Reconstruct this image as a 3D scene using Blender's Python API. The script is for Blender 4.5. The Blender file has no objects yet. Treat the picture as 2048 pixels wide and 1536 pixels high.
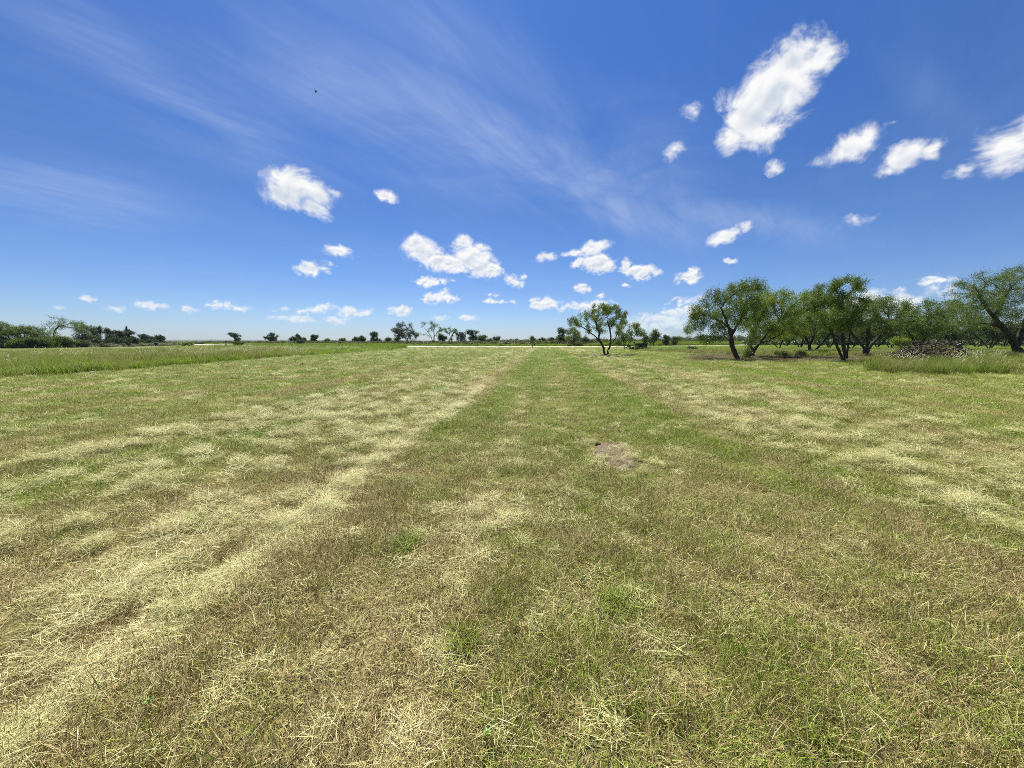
import bpy, math, random
import numpy as np
from mathutils import Vector, Matrix, Euler

R = math.radians
rng = np.random.default_rng(11)
scene = bpy.context.scene
COL = scene.collection

# ------------------------------------------------------------------ camera, sky, sun, exposure
EYE = 1.6
FPX = 769.0                       # focal length in photograph pixels (2048 wide)
TILT = math.atan(84 / FPX)        # horizon stands 84 px above the middle row
cam_d = bpy.data.cameras.new('camera')
cam_d.sensor_width = 36.0
cam_d.lens = FPX / 2048 * 36
cam_d.clip_start = 0.05
cam_d.clip_end = 20000
cam = bpy.data.objects.new('camera', cam_d)
cam.location = (0, 0, EYE)
cam.rotation_euler = (math.pi / 2 - TILT, 0, 0)
COL.objects.link(cam)
scene.camera = cam

SUN_EL, SUN_AZ = 59.0, -14.0      # azimuth from +Y towards +X
sun_d = bpy.data.lights.new('sun', 'SUN')
sun_d.energy = 5.0
sun_d.angle = R(0.53)
sun_d.color = (1.0, 0.95, 0.84)
sun = bpy.data.objects.new('sun', sun_d)
sv = Vector((math.sin(R(SUN_AZ)) * math.cos(R(SUN_EL)), math.cos(R(SUN_AZ)) * math.cos(R(SUN_EL)), math.sin(R(SUN_EL))))
sun.rotation_euler = sv.to_track_quat('Z', 'Y').to_euler()
COL.objects.link(sun)

scene.view_settings.view_transform = 'Standard'
scene.view_settings.look = 'None'
scene.view_settings.exposure = 0.92
scene.view_settings.gamma = 1.0
scene.render.engine = 'CYCLES'
scene.cycles.max_bounces = 8
scene.cycles.diffuse_bounces = 3
scene.cycles.transmission_bounces = 4
scene.cycles.use_adaptive_sampling = False
scene.cycles.use_denoising = False
scene.cycles.filter_width = 0.85        # the phone's crisp pixels


def pix_dir(px, py):
    dx = (px - 1024) / FPX
    dy = (768 - py) / FPX
    return np.array((dx, math.cos(TILT) + dy * math.sin(TILT), -math.sin(TILT) + dy * math.cos(TILT)))


class NT:
    """small helper for writing node trees"""
    def __init__(s, tree):
        s.t = tree

    def n(s, typ, **kw):
        nd = s.t.nodes.new(typ)
        for k, v in kw.items():
            setattr(nd, k, v)
        return nd

    def put(s, sock, v):
        if v is None:
            return
        if hasattr(v, 'is_output'):
            s.t.links.new(v, sock)
        else:
            if isinstance(v, (tuple, list)) and len(v) == 3 and sock.type == 'RGBA':
                v = (*v, 1)
            sock.default_value = v

    def m(s, op, a, b=None, c=None, clamp=False):
        nd = s.n('ShaderNodeMath', operation=op, use_clamp=clamp)
        for i, v in enumerate((a, b, c)):
            s.put(nd.inputs[i], v)
        return nd.outputs[0]

    def v(s, op, a, b=None, c=None):
        nd = s.n('ShaderNodeVectorMath', operation=op)
        s.put(nd.inputs[0], a)
        if op == 'SCALE':
            s.put(nd.inputs[3], b)
        else:
            s.put(nd.inputs[1], b)
            s.put(nd.inputs[2], c)
        return nd.outputs['Value'] if op in ('LENGTH', 'DOT_PRODUCT', 'DISTANCE') else nd.outputs[0]

    def noise(s, vec, scale, detail=4, rough=.55, dist=0., color=False):
        nd = s.n('ShaderNodeTexNoise')
        s.put(nd.inputs['Vector'], vec)
        nd.inputs['Scale'].default_value = scale
        nd.inputs['Detail'].default_value = detail
        nd.inputs['Roughness'].default_value = rough
        nd.inputs['Distortion'].default_value = dist
        return nd.outputs['Color' if color else 'Fac']

    def ss(s, x, a, b, lo=0., hi=1., smooth=True):
        nd = s.n('ShaderNodeMapRange', interpolation_type='SMOOTHSTEP' if smooth else 'LINEAR')
        s.put(nd.inputs[0], x)
        for i, v in enumerate((a, b, lo, hi)):
            s.put(nd.inputs[i + 1], v)
        return nd.outputs[0]

    def mix(s, f, a, b, blend='MIX'):
        nd = s.n('ShaderNodeMix', data_type='RGBA', blend_type=blend)
        s.put(nd.inputs[0], f)
        s.put(nd.inputs[6], a)
        s.put(nd.inputs[7], b)
        return nd.outputs[2]

    def comb(s, x, y, z):
        nd = s.n('ShaderNodeCombineXYZ')
        for i, v in enumerate((x, y, z)):
            s.put(nd.inputs[i], v)
        return nd.outputs[0]

    def ramp(s, f, stops, interp='LINEAR'):
        nd = s.n('ShaderNodeValToRGB')
        nd.color_ramp.interpolation = interp
        e = nd.color_ramp.elements
        while len(e) > 1:
            e.remove(e[0])
        e[0].position = stops[0][0]
        e[0].color = stops[0][1]
        for p, c in stops[1:]:
            k = e.new(p)
            k.color = c
        s.put(nd.inputs[0], f)
        return nd.outputs[0]


# ---- the sky: Nishita air, thin cirrus and fair-weather cumulus, all by world direction
world = bpy.data.worlds.new('World')
scene.world = world
world.use_nodes = True
W = NT(world.node_tree)
world.node_tree.nodes.clear()
sky = W.n('ShaderNodeTexSky', sky_type='NISHITA', sun_disc=False)
sky.sun_elevation = R(SUN_EL)
sky.sun_rotation = R(SUN_AZ)
sky.altitude = 20
sky.air_density = 1.0
sky.dust_density = 0.25
sky.ozone_density = 3.2
SKY_STRENGTH = 0.058
D = W.n('ShaderNodeTexCoord').outputs['Generated']
sepn = W.n('ShaderNodeSeparateXYZ')
W.put(sepn.inputs[0], D)
dX, dY, dZ = sepn.outputs

CLOUDS = [  # px, py, half width, half height, tilt, strength
    (1588, 134, 88, 62, 32, 1.0), (1548, 182, 108, 76, 42, 1.05), (1498, 240, 88, 72, 45, 1.05), (1464, 274, 52, 44, 30, .9), (1640, 115, 48, 42, 10, .8),
    (1390, 228, 24, 28, 60, .50), (1350, 303, 26, 24, 0, .49), (1555, 337, 26, 17, 0, .46),
    (1690, 300, 85, 32, 25, .78), (1732, 272, 34, 26, 40, .68), (1640, 322, 50, 20, 15, .6), (1815, 312, 62, 28, 25, .82), (1862, 300, 38, 24, 20, .7), (1775, 338, 34, 20, 15, .62),
    (2010, 290, 95, 52, 25, .95), (2060, 255, 80, 50, 30, .95), (1925, 345, 45, 14, 20, .6), (1705, 435, 44, 20, 8, .5), (1790, 243, 30, 9, 15, .42),
    (1452, 474, 44, 16, 18, .85), (1490, 457, 22, 15, 45, .8), (1460, 521, 15, 8, 0, .8), (1380, 556, 36, 12, 6, .85), (1390, 545, 15, 13, 40, .85),
    (598, 368, 66, 38, -18, 1.0), (570, 392, 52, 28, -10, .85), (640, 392, 50, 26, -24, .9), (632, 415, 42, 20, -25, .85), (556, 348, 24, 14, -10, .75), (668, 385, 26, 14, -30, .75),
    (772, 393, 30, 14, -14, .85), (757, 388, 14, 8, -20, .6), (678, 503, 42, 15, -5, .85), (622, 538, 50, 15, -2, .8),
    (838, 500, 42, 32, 0, 1.15), (834, 484, 26, 20, 0, 1.0), (888, 522, 66, 28, -8, 1.15), (945, 520, 54, 32, -16, 1.15), (930, 488, 26, 20, -40, .95), (962, 496, 26, 12, -20, .7), (985, 540, 26, 24, -30, 1.0),
    (866, 562, 44, 11, 0, .8), (880, 594, 38, 14, 0, .9), (1030, 563, 24, 14, -10, .85), (1050, 553, 13, 6, 0, .75), (985, 600, 20, 7, -5, .75), (1022, 604, 14, 5, 0, .55), (985, 587, 14, 4, 0, .5),
    (1092, 513, 26, 14, 5, .9), (1188, 498, 38, 18, 12, 1.1), (1196, 530, 38, 22, 0, 1.1), (1155, 527, 18, 10, 20, .85), (1150, 507, 34, 9, 8, .8),
    (1275, 543, 46, 18, 0, 1.1), (1253, 530, 15, 18, 0, .95), (1163, 576, 22, 11, 0, .9), (1200, 591, 13, 7, 0, .7), (1247, 573, 14, 6, 0, .65),
    (1090, 606, 38, 14, 0, .95), (1148, 614, 44, 12, -3, .85), (1190, 617, 45, 18, 5, .8),
    (1335, 640, 70, 26, 15, .72), (1375, 618, 42, 30, 20, .7), (1290, 645, 46, 22, 0, .62), (1740, 612, 90, 34, 0, .8), (1820, 600, 60, 26, 0, .7), (1885, 583, 56, 20, 5, .62), (1880, 558, 44, 9, 5, .72),
    (180, 594, 24, 7, -12, .72), (230, 613, 28, 8, -12, .6), (305, 608, 38, 9, 0, .68), (375, 618, 28, 9, -12, .7), (445, 614, 34, 11, 0, .62), (485, 618, 28, 9, 0, .66),
    (563, 619, 18, 7, 0, .62), (600, 622, 24, 8, 0, .6), (642, 617, 34, 11, 3, .82), (605, 638, 55, 9, 0, .62), (712, 623, 40, 13, 3, .82), (665, 640, 40, 8, 0, .58),
    (800, 624, 30, 11, 0, .85), (885, 635, 26, 8, 3, .7), (932, 634, 24, 9, 0, .7), (120, 613, 24, 6, 0, .45), (560, 636, 30, 8, 0, .5),
]
wv = W.v('SCALE', W.v('SUBTRACT', W.noise(D, 14, 3, .6, color=True), (.5, .5, .5)), .028)
wv2 = W.v('SCALE', W.v('SUBTRACT', W.noise(D, 60, 2, .6, color=True), (.5, .5, .5)), .012)
Dw = W.v('ADD', W.v('ADD', D, wv), wv2)
acc = None
low_side = 0.0
for (px, py, a, b, rot, amp) in CLOUDS:
    if py > 590:
        amp += .06
    c = pix_dir(px, py)
    c /= np.linalg.norm(c)
    ca, sa = math.cos(R(rot)), math.sin(R(rot))
    u = pix_dir(px + a * ca, py - a * sa)
    u /= np.linalg.norm(u)
    w = pix_dir(px - b * sa, py - b * ca)
    w /= np.linalg.norm(w)
    A = (u - c) - c * np.dot(u - c, c)
    B = (w - c) - c * np.dot(w - c, c)
    la, lb = np.linalg.norm(A), np.linalg.norm(B)
    e1 = A / la
    e2 = B - e1 * np.dot(B, e1)
    e2 /= np.linalg.norm(e2)
    e3 = np.cross(e1, e2)
    M = Matrix((e1, e2, e3)).transposed()
    mp = W.n('ShaderNodeMapping', vector_type='TEXTURE')
    # the negligible dependence on acc makes the nodes evaluate one after another (limited shader stack)
    W.put(mp.inputs[0], Dw if acc is None else W.v('MULTIPLY_ADD', acc, (1e-7, 1e-7, 1e-7), Dw))
    mp.inputs['Location'].default_value = Vector(c)
    mp.inputs['Rotation'].default_value = M.to_euler()
    mp.inputs['Scale'].default_value = (la * 1.22, lb * 1.22, 1.5)
    r = W.v('LENGTH', mp.outputs[0])
    f = W.m('MULTIPLY_ADD', r, -amp, amp)
    if amp >= .9 and acc is not None:      # remember how far below the middle of the large clouds we are
        sy = W.n('ShaderNodeSeparateXYZ')
        W.put(sy.inputs[0], mp.outputs[0])
        win = W.m('GREATER_THAN', f, acc)
        low_side = W.m('MULTIPLY_ADD', W.m('SUBTRACT', sy.outputs[1], low_side), win, low_side)
    if acc is None:
        acc = W.m('MAXIMUM', f, 0.0)
    else:
        k = W.n('ShaderNodeMath', operation='SMOOTH_MAX')
        W.put(k.inputs[0], acc)
        W.put(k.inputs[1], f)
        k.inputs[2].default_value = .12
        acc = k.outputs[0]
core = acc
Pn = W.v('MULTIPLY', D, (1, 1, 1.35))
LS = Vector((-.35, 0.0, 1.0)).normalized()
low = W.ss(dZ, .10, .33)
nA = W.noise(Pn, 12.5, 9, .64, .45)
rA = W.noise(Pn, 12.5, 3, .5, .45)
rA2 = W.noise(W.v('ADD', Pn, tuple(LS * .016)), 12.5, 3, .5, .45)
nB = W.noise(Pn, 40, 6, .62, .4)
rB = W.noise(Pn, 40, 2, .5, .4)
rB2 = W.noise(W.v('ADD', Pn, tuple(LS * .006)), 40, 2, .5, .4)
fb = W.m('MULTIPLY_ADD', W.m('SUBTRACT', nA, nB), low, nB)
rf = W.m('SUBTRACT', rA2, rA)
rg = W.m('SUBTRACT', rB2, rB)
rel = W.m('MULTIPLY_ADD', W.m('SUBTRACT', rf, rg), low, rg)
dens = W.m('ADD', W.m('MULTIPLY_ADD', W.ss(core, 0.0, .06), .5, W.m('SUBTRACT', core, .5)), W.m('MULTIPLY_ADD', fb, 1.8, -.90 - .27))
alpha = W.m('POWER', W.ss(dens, -.17, .42), 1.2)
relief = W.m('MULTIPLY', rel, 4.5)       # thicker towards the sun -> shaded
thick = W.ss(dens, .15, .75)
under = W.m('MULTIPLY', W.ss(low_side, .25, -.75), W.ss(dens, .05, .5))
shade = W.m('ADD', W.m('MULTIPLY_ADD', under, .55, W.m('MULTIPLY', thick, .38)), relief, clamp=True)
cl_col = W.mix(shade, (1.0, 1.0, 1.0), (.60, .68, .80))
# far cumulus sit in the haze of the horizon
cl_col = W.mix(W.ss(dZ, .02, .16, .38, 0.0), cl_col, (.70, .83, .95))
alpha = W.m('MULTIPLY', alpha, W.ss(dZ, .0, .10, .55, 1.0))
# cirrus: soft streaks on a high flat layer
inv = W.m('DIVIDE', 1.0, W.m('ADD', W.m('MAXIMUM', dZ, 0.0), .12))
cp = W.comb(W.m('MULTIPLY', dX, inv), W.m('MULTIPLY', dY, inv), 0.0)
def streak(rot, sx, sy, loc):
    q = W.n('ShaderNodeMapping', vector_type='TEXTURE')
    W.put(q.inputs[0], cp)
    q.inputs['Rotation'].default_value = (0, 0, R(rot))
    q.inputs['Scale'].default_value = (sx, sy, 1)
    q.inputs['Location'].default_value = loc
    return q.outputs[0]


cn = W.noise(streak(50, 1.5, .75, (7.3, 2.9, 0)), 1.0, 7, .6, .8)
cn2 = W.noise(streak(62, 1.1, .20, (.4, 5.2, 0)), .9, 5, .6, 1.2)
cmask = None
for (px, py, a, b, rot, amp) in [(900, 270, 560, 150, -20, .8), (1150, 385, 380, 60, -20, 1.), (420, 250, 420, 120, -25, .8), (1000, 120, 520, 90, -25, .65),
                                 (1500, 440, 340, 60, -10, .8), (1200, 330, 340, 90, -14, .9), (150, 400, 350, 130, -5, .55), (250, 120, 420, 120, -30, .55), (1850, 180, 160, 50, -40, .3), (1250, 240, 260, 110, -10, .75)]:
    c = pix_dir(px, py); c /= np.linalg.norm(c)
    ca, sa = math.cos(R(rot)), math.sin(R(rot))
    u = pix_dir(px + a * ca * .5, py - a * sa * .5); u /= np.linalg.norm(u)
    A = (u - c) - c * np.dot(u - c, c)
    la = np.linalg.norm(A) * 2
    e1 = A / np.linalg.norm(A)
    e3 = c
    e2 = np.cross(e3, e1)
    M = Matrix((e1, e2, e3)).transposed()
    mp = W.n('ShaderNodeMapping', vector_type='TEXTURE')
    W.put(mp.inputs[0], D)
    mp.inputs['Location'].default_value = Vector(c)
    mp.inputs['Rotation'].default_value = M.to_euler()
    mp.inputs['Scale'].default_value = (la, la * b / a, 1.5)
    f = W.m('MULTIPLY', W.ss(W.v('LENGTH', mp.outputs[0]), 1.0, .15), amp)
    cmask = f if cmask is None else W.m('MAXIMUM', cmask, f)
fibre = W.ss(W.noise(streak(48, .9, .14, (1.0, .3, 0)), 1.0, 6, .65, 1.6), .25, .75, .72, 1.22)
cirrus = W.m('MULTIPLY', W.m('MULTIPLY', fibre, W.m('ADD', W.ss(cn, .28, .80, 0, .48), W.ss(cn2, .42, .85, 0, .16))), W.m('MULTIPLY_ADD', cmask, .82, .12))
# air colour as the phone recorded it: deeper blue overhead, pale at the horizon
hsv = W.n('ShaderNodeHueSaturation')
W.put(hsv.inputs['Color'], sky.outputs[0])
hsv.inputs['Saturation'].default_value = 1.12
hsv.inputs['Value'].default_value = 1.0
air = W.mix(1.0, hsv.outputs[0], W.ramp(dZ, [(0.0, (.62, .76, 1.12, 1)), (.04, (.62, .75, 1.07, 1)), (.12, (.58, .70, .985, 1)), (.3, (.50, .64, .92, 1)), (.62, (.42, .68, 1.08, 1))]), 'MULTIPLY')
CLV = 8.8
cir = W.mix(cirrus, air, (CLV * .62, CLV * .72, CLV * .93))
cl_col = W.v('SCALE', cl_col, CLV)
sky_all = W.mix(alpha, cir, cl_col)
bg = W.n('ShaderNodeBackground')
W.put(bg.inputs[0], sky_all)
bg.inputs[1].default_value = SKY_STRENGTH
W.put(W.n('ShaderNodeOutputWorld').inputs[0], bg.outputs[0])
world.cycles.sampling_method = 'MANUAL'
world.cycles.sample_map_resolution = 256
#SPLIT

# ------------------------------------------------------------------ mesh helpers
def new_mesh(name, verts, faces, mat, attrs=None, smooth=False, col=True, parent=None):
    """verts (n,3); faces (m,k) array or list of lists; attrs {name: per-vertex float}"""
    me = bpy.data.meshes.new(name)
    verts = np.asarray(verts, dtype=np.float32)
    if isinstance(faces, np.ndarray):
        m, k = faces.shape
        me.vertices.add(len(verts))
        me.vertices.foreach_set('co', verts.ravel())
        me.loops.add(m * k)
        me.loops.foreach_set('vertex_index', faces.astype(np.int32).ravel())
        me.polygons.add(m)
        me.polygons.foreach_set('loop_start', np.arange(0, m * k, k, dtype=np.int32))
        me.update(calc_edges=True)
    else:
        me.from_pydata([tuple(v) for v in verts.tolist()], [], faces)
    if attrs:
        for an, av in attrs.items():
            a = me.attributes.new(an, 'FLOAT', 'POINT')
            a.data.foreach_set('value', np.asarray(av, dtype=np.float32))
    if smooth:
        me.polygons.foreach_set('use_smooth', np.ones(len(me.polygons), dtype=bool))
    if mat:
        me.materials.append(mat)
    ob = bpy.data.objects.new(name, me)
    if col:
        COL.objects.link(ob)
    if parent is not None:
        ob.parent = parent
    return ob


def tag(o, label=None, category=None, group=None, kind=None):
    for k, v in (('label', label), ('category', category), ('group', group), ('kind', kind)):
        if v:
            o[k] = v
    return o


def empty(name, loc, label, category, group=None, rz=0.0):
    e = bpy.data.objects.new(name, None)
    e.empty_display_size = .2
    e.location = loc
    e.rotation_euler = (0, 0, rz)
    COL.objects.link(e)
    return tag(e, label, category, group)


def copy_tree(o, loc, rz=0.0, sc=1.0, label=None, group=None):
    c = o.copy()
    COL.objects.link(c)
    c.location = loc
    c.rotation_euler = (0, 0, rz)
    c.scale = (sc, sc, sc)
    if label:
        c['label'] = label
    if group:
        c['group'] = group
    for ch in list(o.children):
        d = ch.copy()
        COL.objects.link(d)
        d.parent = c
    return c


# ---- numpy value noise
_perm = np.random.default_rng(5).random((256, 256))


def vnoise(x, y, s=1.0, seed=0):
    x = np.asarray(x) * s + seed * 17.3
    y = np.asarray(y) * s + seed * 9.7
    xi = np.floor(x).astype(int)
    yi = np.floor(y).astype(int)
    fx = x - xi
    fy = y - yi
    fx = fx * fx * (3 - 2 * fx)
    fy = fy * fy * (3 - 2 * fy)
    g = lambda a, b: _perm[a & 255, b & 255]
    return (g(xi, yi) * (1 - fx) + g(xi + 1, yi) * fx) * (1 - fy) + (g(xi, yi + 1) * (1 - fx) + g(xi + 1, yi + 1) * fx) * fy


def fbm(x, y, s, o=4, seed=0):
    t = 0
    a = 1
    n = 0
    for i in range(o):
        t = t + a * vnoise(x, y, s * 2 ** i, seed + i)
        n += a
        a *= .5
    return t / n


def smooth01(x):
    x = np.clip(x, 0, 1)
    return x * x * (3 - 2 * x)


# ---- terrain: flat lawn, a low bank that carries the road, then fields
ROAD = np.array([(-900, 560), (-420, 300), (-177, 211), (-90, 151), (-31, 121), (0, 113.5), (40, 114.5), (76, 142), (145, 215), (300, 330), (900, 700)], float)


def road_dist(x, y):
    x = np.asarray(x, float)
    y = np.asarray(y, float)
    best = np.full(x.shape, 1e9)
    sgn = np.zeros(x.shape)
    for a, b in zip(ROAD[:-1], ROAD[1:]):
        d = b - a
        L2 = (d ** 2).sum()
        t = np.clip(((x - a[0]) * d[0] + (y - a[1]) * d[1]) / L2, 0, 1)
        ex = x - (a[0] + t * d[0])
        ey = y - (a[1] + t * d[1])
        ds = np.hypot(ex, ey)
        s = np.sign(d[0] * ey - d[1] * ex)
        m = ds < best
        best = np.where(m, ds, best)
        sgn = np.where(m, s, sgn)
    return best * np.where(sgn == 0, 1, sgn)


def H(x, y):
    q = road_dist(x, y)
    h = .40 * np.clip((q + 9) / 16, 0, 1)
    r = np.hypot(x, y)
    h = h + .030 * (fbm(x, y, .45, 3, 3) - .5) * np.clip(1.2 - r / 60, 0, 1)
    return h


def T(px, py, Y):
    d = pix_dir(px, py)
    return np.array((0, 0, EYE)) + d * (Y / d[1])


# ------------------------------------------------------------------ materials
def mat_new(name):
    m = bpy.data.materials.new(name)
    m.use_nodes = True
    m.node_tree.nodes.clear()
    n = NT(m.node_tree)
    out = n.n('ShaderNodeOutputMaterial')
    return m, n, out


# shared node group: how dry the lawn is at a world position, following the mower's swaths
PHI = math.atan((1090 - 1024) / FPX)
tg = bpy.data.node_groups.new('lawn_tone', 'ShaderNodeTree')
tg.interface.new_socket('Dry', in_out='OUTPUT', socket_type='NodeSocketFloat')
tg.interface.new_socket('Patch', in_out='OUTPUT', socket_type='NodeSocketFloat')
tg.interface.new_socket('Dist', in_out='OUTPUT', socket_type='NodeSocketFloat')
tg.interface.new_socket('Litter', in_out='OUTPUT', socket_type='NodeSocketFloat')
g = NT(tg)
go = g.n('NodeGroupOutput')
gp = g.n('ShaderNodeNewGeometry').outputs['Position']
gs = g.n('ShaderNodeSeparateXYZ')
g.put(gs.inputs[0], gp)
gx, gy = gs.outputs[0], gs.outputs[1]
flat = g.comb(gx, gy, 0.0)
wob = g.m('MULTIPLY_ADD', g.noise(flat, .45, 3, .6), .40, -.20)
S = g.m('ADD', g.m('SUBTRACT', g.m('MULTIPLY', gx, math.cos(PHI)), g.m('MULTIPLY', gy, math.sin(PHI))), wob)
Tt = g.m('ADD', g.m('MULTIPLY', gx, math.sin(PHI)), g.m('MULTIPLY', gy, math.cos(PHI)))
dist = g.v('LENGTH', flat)
stops = [(-14, .46), (-9, .48), (-6.5, .56), (-5.2, .40), (-4.4, .56), (-2.7, .56), (-2.32, .66), (-2.06, .64), (-1.9, .44), (-1.4, .34), (-1.0, .42), (-.72, .60), (-.50, .60), (-.25, .38), (.6, .32), (1.8, .42), (2.5, .34), (2.9, .40), (3.1, .80), (3.45, .42), (5, .58), (7.5, .52), (9, .40), (14, .48)]
bias = g.ramp(g.m('MULTIPLY_ADD', S, 1 / 28, .5), [((s_ + 14) / 28, (v_, v_, v_, 1)) for s_, v_ in stops])
bands = g.m('MULTIPLY', g.m('SINE', g.m('MULTIPLY', S, 2.1)), g.ss(dist, 6, 14, 0, .21))
strt = g.comb(g.m('MULTIPLY', S, 1.0), g.m('MULTIPLY', Tt, .35), 0.0)
big = g.m('MULTIPLY_ADD', g.noise(strt, .5, 3, .55), 1.1, -.55)
med = g.m('MULTIPLY_ADD', g.noise(flat, 1.9, 4, .6), 1.3, -.65)
fin = g.m('MULTIPLY_ADD', g.noise(flat, 8, 3, .6), .9, -.45)
near = g.ss(dist, 7.0, 2.6, 0, .38)
farg = g.ss(dist, 9, 45, 0, -.22)
dry = g.m('ADD', g.m('ADD', g.m('ADD', bias, bands), g.m('ADD', big, med)), g.m('ADD', g.m('ADD', near, farg), fin))
g.put(go.inputs['Dry'], dry)
g.put(go.inputs['Patch'], g.noise(flat, 3.1, 4, .6))
g.put(go.inputs['Dist'], dist)
# brown leaf litter under the mesquites, also painting in their shade on the lawn
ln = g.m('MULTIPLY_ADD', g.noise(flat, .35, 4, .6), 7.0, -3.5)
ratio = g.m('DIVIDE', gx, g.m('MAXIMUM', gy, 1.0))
litter_shade = g.m('MULTIPLY', g.m('MULTIPLY', g.ss(g.m('ADD', gy, ln), 30.0, 34.0), g.ss(gy, 54, 46)), g.m('MULTIPLY', g.ss(ratio, .42, .50), g.ss(ratio, 1.0, .9)))
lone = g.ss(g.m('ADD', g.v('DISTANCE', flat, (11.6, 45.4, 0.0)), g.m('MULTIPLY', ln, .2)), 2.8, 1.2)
g.put(go.inputs['Litter'], g.m('MULTIPLY', g.m('MAXIMUM', litter_shade, lone), g.ss(g.noise(flat, 2.5, 3, .6), .3, .6, .55, .95)))


def tone(n):
    k = n.n('ShaderNodeGroup')
    k.node_tree = tg
    return k.outputs['Dry'], k.outputs['Patch'], k.outputs['Dist']


def attr(n, name):
    a = n.n('ShaderNodeAttribute', attribute_name=name)
    return a.outputs['Fac']


def leaf_shader(n, out, col, transl=.35, rough=.55, spec=.25, tcol=None):
    b = n.n('ShaderNodeBsdfPrincipled')
    n.put(b.inputs['Base Color'], col)
    b.inputs['Roughness'].default_value = rough
    b.inputs['Specular IOR Level'].default_value = spec
    t = n.n('ShaderNodeBsdfTranslucent')
    n.put(t.inputs[0], tcol if tcol is not None else col)
    mx = n.n('ShaderNodeMixShader')
    mx.inputs[0].default_value = transl
    n.t.links.new(b.outputs[0], mx.inputs[1])
    n.t.links.new(t.outputs[0], mx.inputs[2])
    n.t.links.new(mx.outputs[0], out.inputs[0])


# ground sheet
M_ground, n, out = mat_new('lawn_ground')
dry, patch, dist = tone(n)
gpos = n.n('ShaderNodeNewGeometry').outputs['Position']
f1 = n.noise(gpos, 55, 4, .7)
f2 = n.noise(gpos, 9, 4, .65)
f3 = n.noise(n.v('MULTIPLY', gpos, (1, .6, 1)), 2.2, 5, .65)
d2 = n.m('ADD', dry, n.m('MULTIPLY_ADD', f2, 1.0, -.5))
d2 = n.m('ADD', d2, n.m('MULTIPLY_ADD', f3, .8, -.4))
lawn = n.ramp(n.m('MULTIPLY', d2, 1.0), [(0.0, (.090, .145, .010, 1)), (.35, (.155, .200, .022, 1)), (.65, (.23, .21, .060, 1)), (1.0, (.33, .28, .11, 1))])
soil = n.mix(f2, (.075, .058, .032), (.16, .125, .07))
nearmix = n.ss(dist, 4, 22)
base = n.mix(nearmix, n.mix(n.ss(f1, .35, .65), soil, lawn), lawn)
base = n.mix(n.m('MULTIPLY', n.ss(f1, .60, .36), .35), base, (.055, .05, .02))
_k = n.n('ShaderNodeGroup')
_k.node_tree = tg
base = n.mix(_k.outputs['Litter'], base, n.mix(f2, (.070, .050, .028), (.16, .125, .065)))  # litter brown doubles as painted tree shade on the ground
# fields beyond the road are a plain darker green
q_far = n.ss(dist, 120, 170)
base = n.mix(q_far, base, n.mix(n.noise(gpos, .05, 4), (.085, .11, .03), (.16, .17, .06)))
b = n.n('ShaderNodeBsdfPrincipled')
n.put(b.inputs['Base Color'], base)
b.inputs['Roughness'].default_value = .95
b.inputs['Specular IOR Level'].default_value = .1
bmp = n.n('ShaderNodeBump')
bmp.inputs['Strength'].default_value = .9
bmp.inputs['Distance'].default_value = .05
n.put(bmp.inputs['Height'], n.m('ADD', n.noise(gpos, 18, 5, .7), n.m('MULTIPLY', f3, .8)))
n.t.links.new(bmp.outputs[0], b.inputs['Normal'])
n.t.links.new(b.outputs[0], out.inputs[0])

# lawn blades: each blade is green or straw depending on how dry its spot is
M_blade, n, out = mat_new('lawn_blades')
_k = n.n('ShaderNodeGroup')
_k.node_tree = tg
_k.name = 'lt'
dry, patch, dist = tone(n)
rnd = attr(n, 'rnd')
rn2 = attr(n, 'rnd2')
isdry = n.ss(n.m('SUBTRACT', dry, rnd), -.22, .22)
green = n.mix(rn2, (.100, .180, .006), (.33, .43, .042))
straw = n.ramp(rn2, [(0, (.13, .085, .034, 1)), (.35, (.30, .225, .085, 1)), (.75, (.53, .45, .20, 1)), (1, (.78, .72, .42, 1))])
colr = n.mix(isdry, green, straw)
colr = n.mix(n.t.nodes['lt'].outputs['Litter'], colr, n.mix(rn2, (.085, .062, .034), (.21, .165, .085)))  # blades take the same litter brown, tree shade painted in
leaf_shader(n, out, colr, .16, .6, .25)

M_clip, n, out = mat_new('hay_clippings')
rn2 = attr(n, 'rnd2')
_, patch, _ = tone(n)
c1 = n.ramp(rn2, [(0, (.24, .21, .07, 1)), (.45, (.52, .48, .20, 1)), (1, (.84, .80, .46, 1))])
c1 = n.mix(n.ss(patch, .4, .65, 0, .55), c1, (.44, .46, .17))
leaf_shader(n, out, c1, .15, .6, .3)


def blade_mat(name, lo, hi, transl=.35, patchcol=None, scale=.25):
    m, n, out = mat_new(name)
    r1 = attr(n, 'rnd')
    r2 = attr(n, 'rnd2')
    c = n.mix(r2, lo, hi)
    if patchcol:
        p = n.n('ShaderNodeNewGeometry').outputs['Position']
        k = n.ss(n.m('ADD', n.noise(p, scale, 3, .6), n.m('MULTIPLY_ADD', r1, .3, -.15)), .42, .62)
        c = n.mix(k, c, patchcol)
    leaf_shader(n, out, c, transl, .52, .28)
    return m


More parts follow.
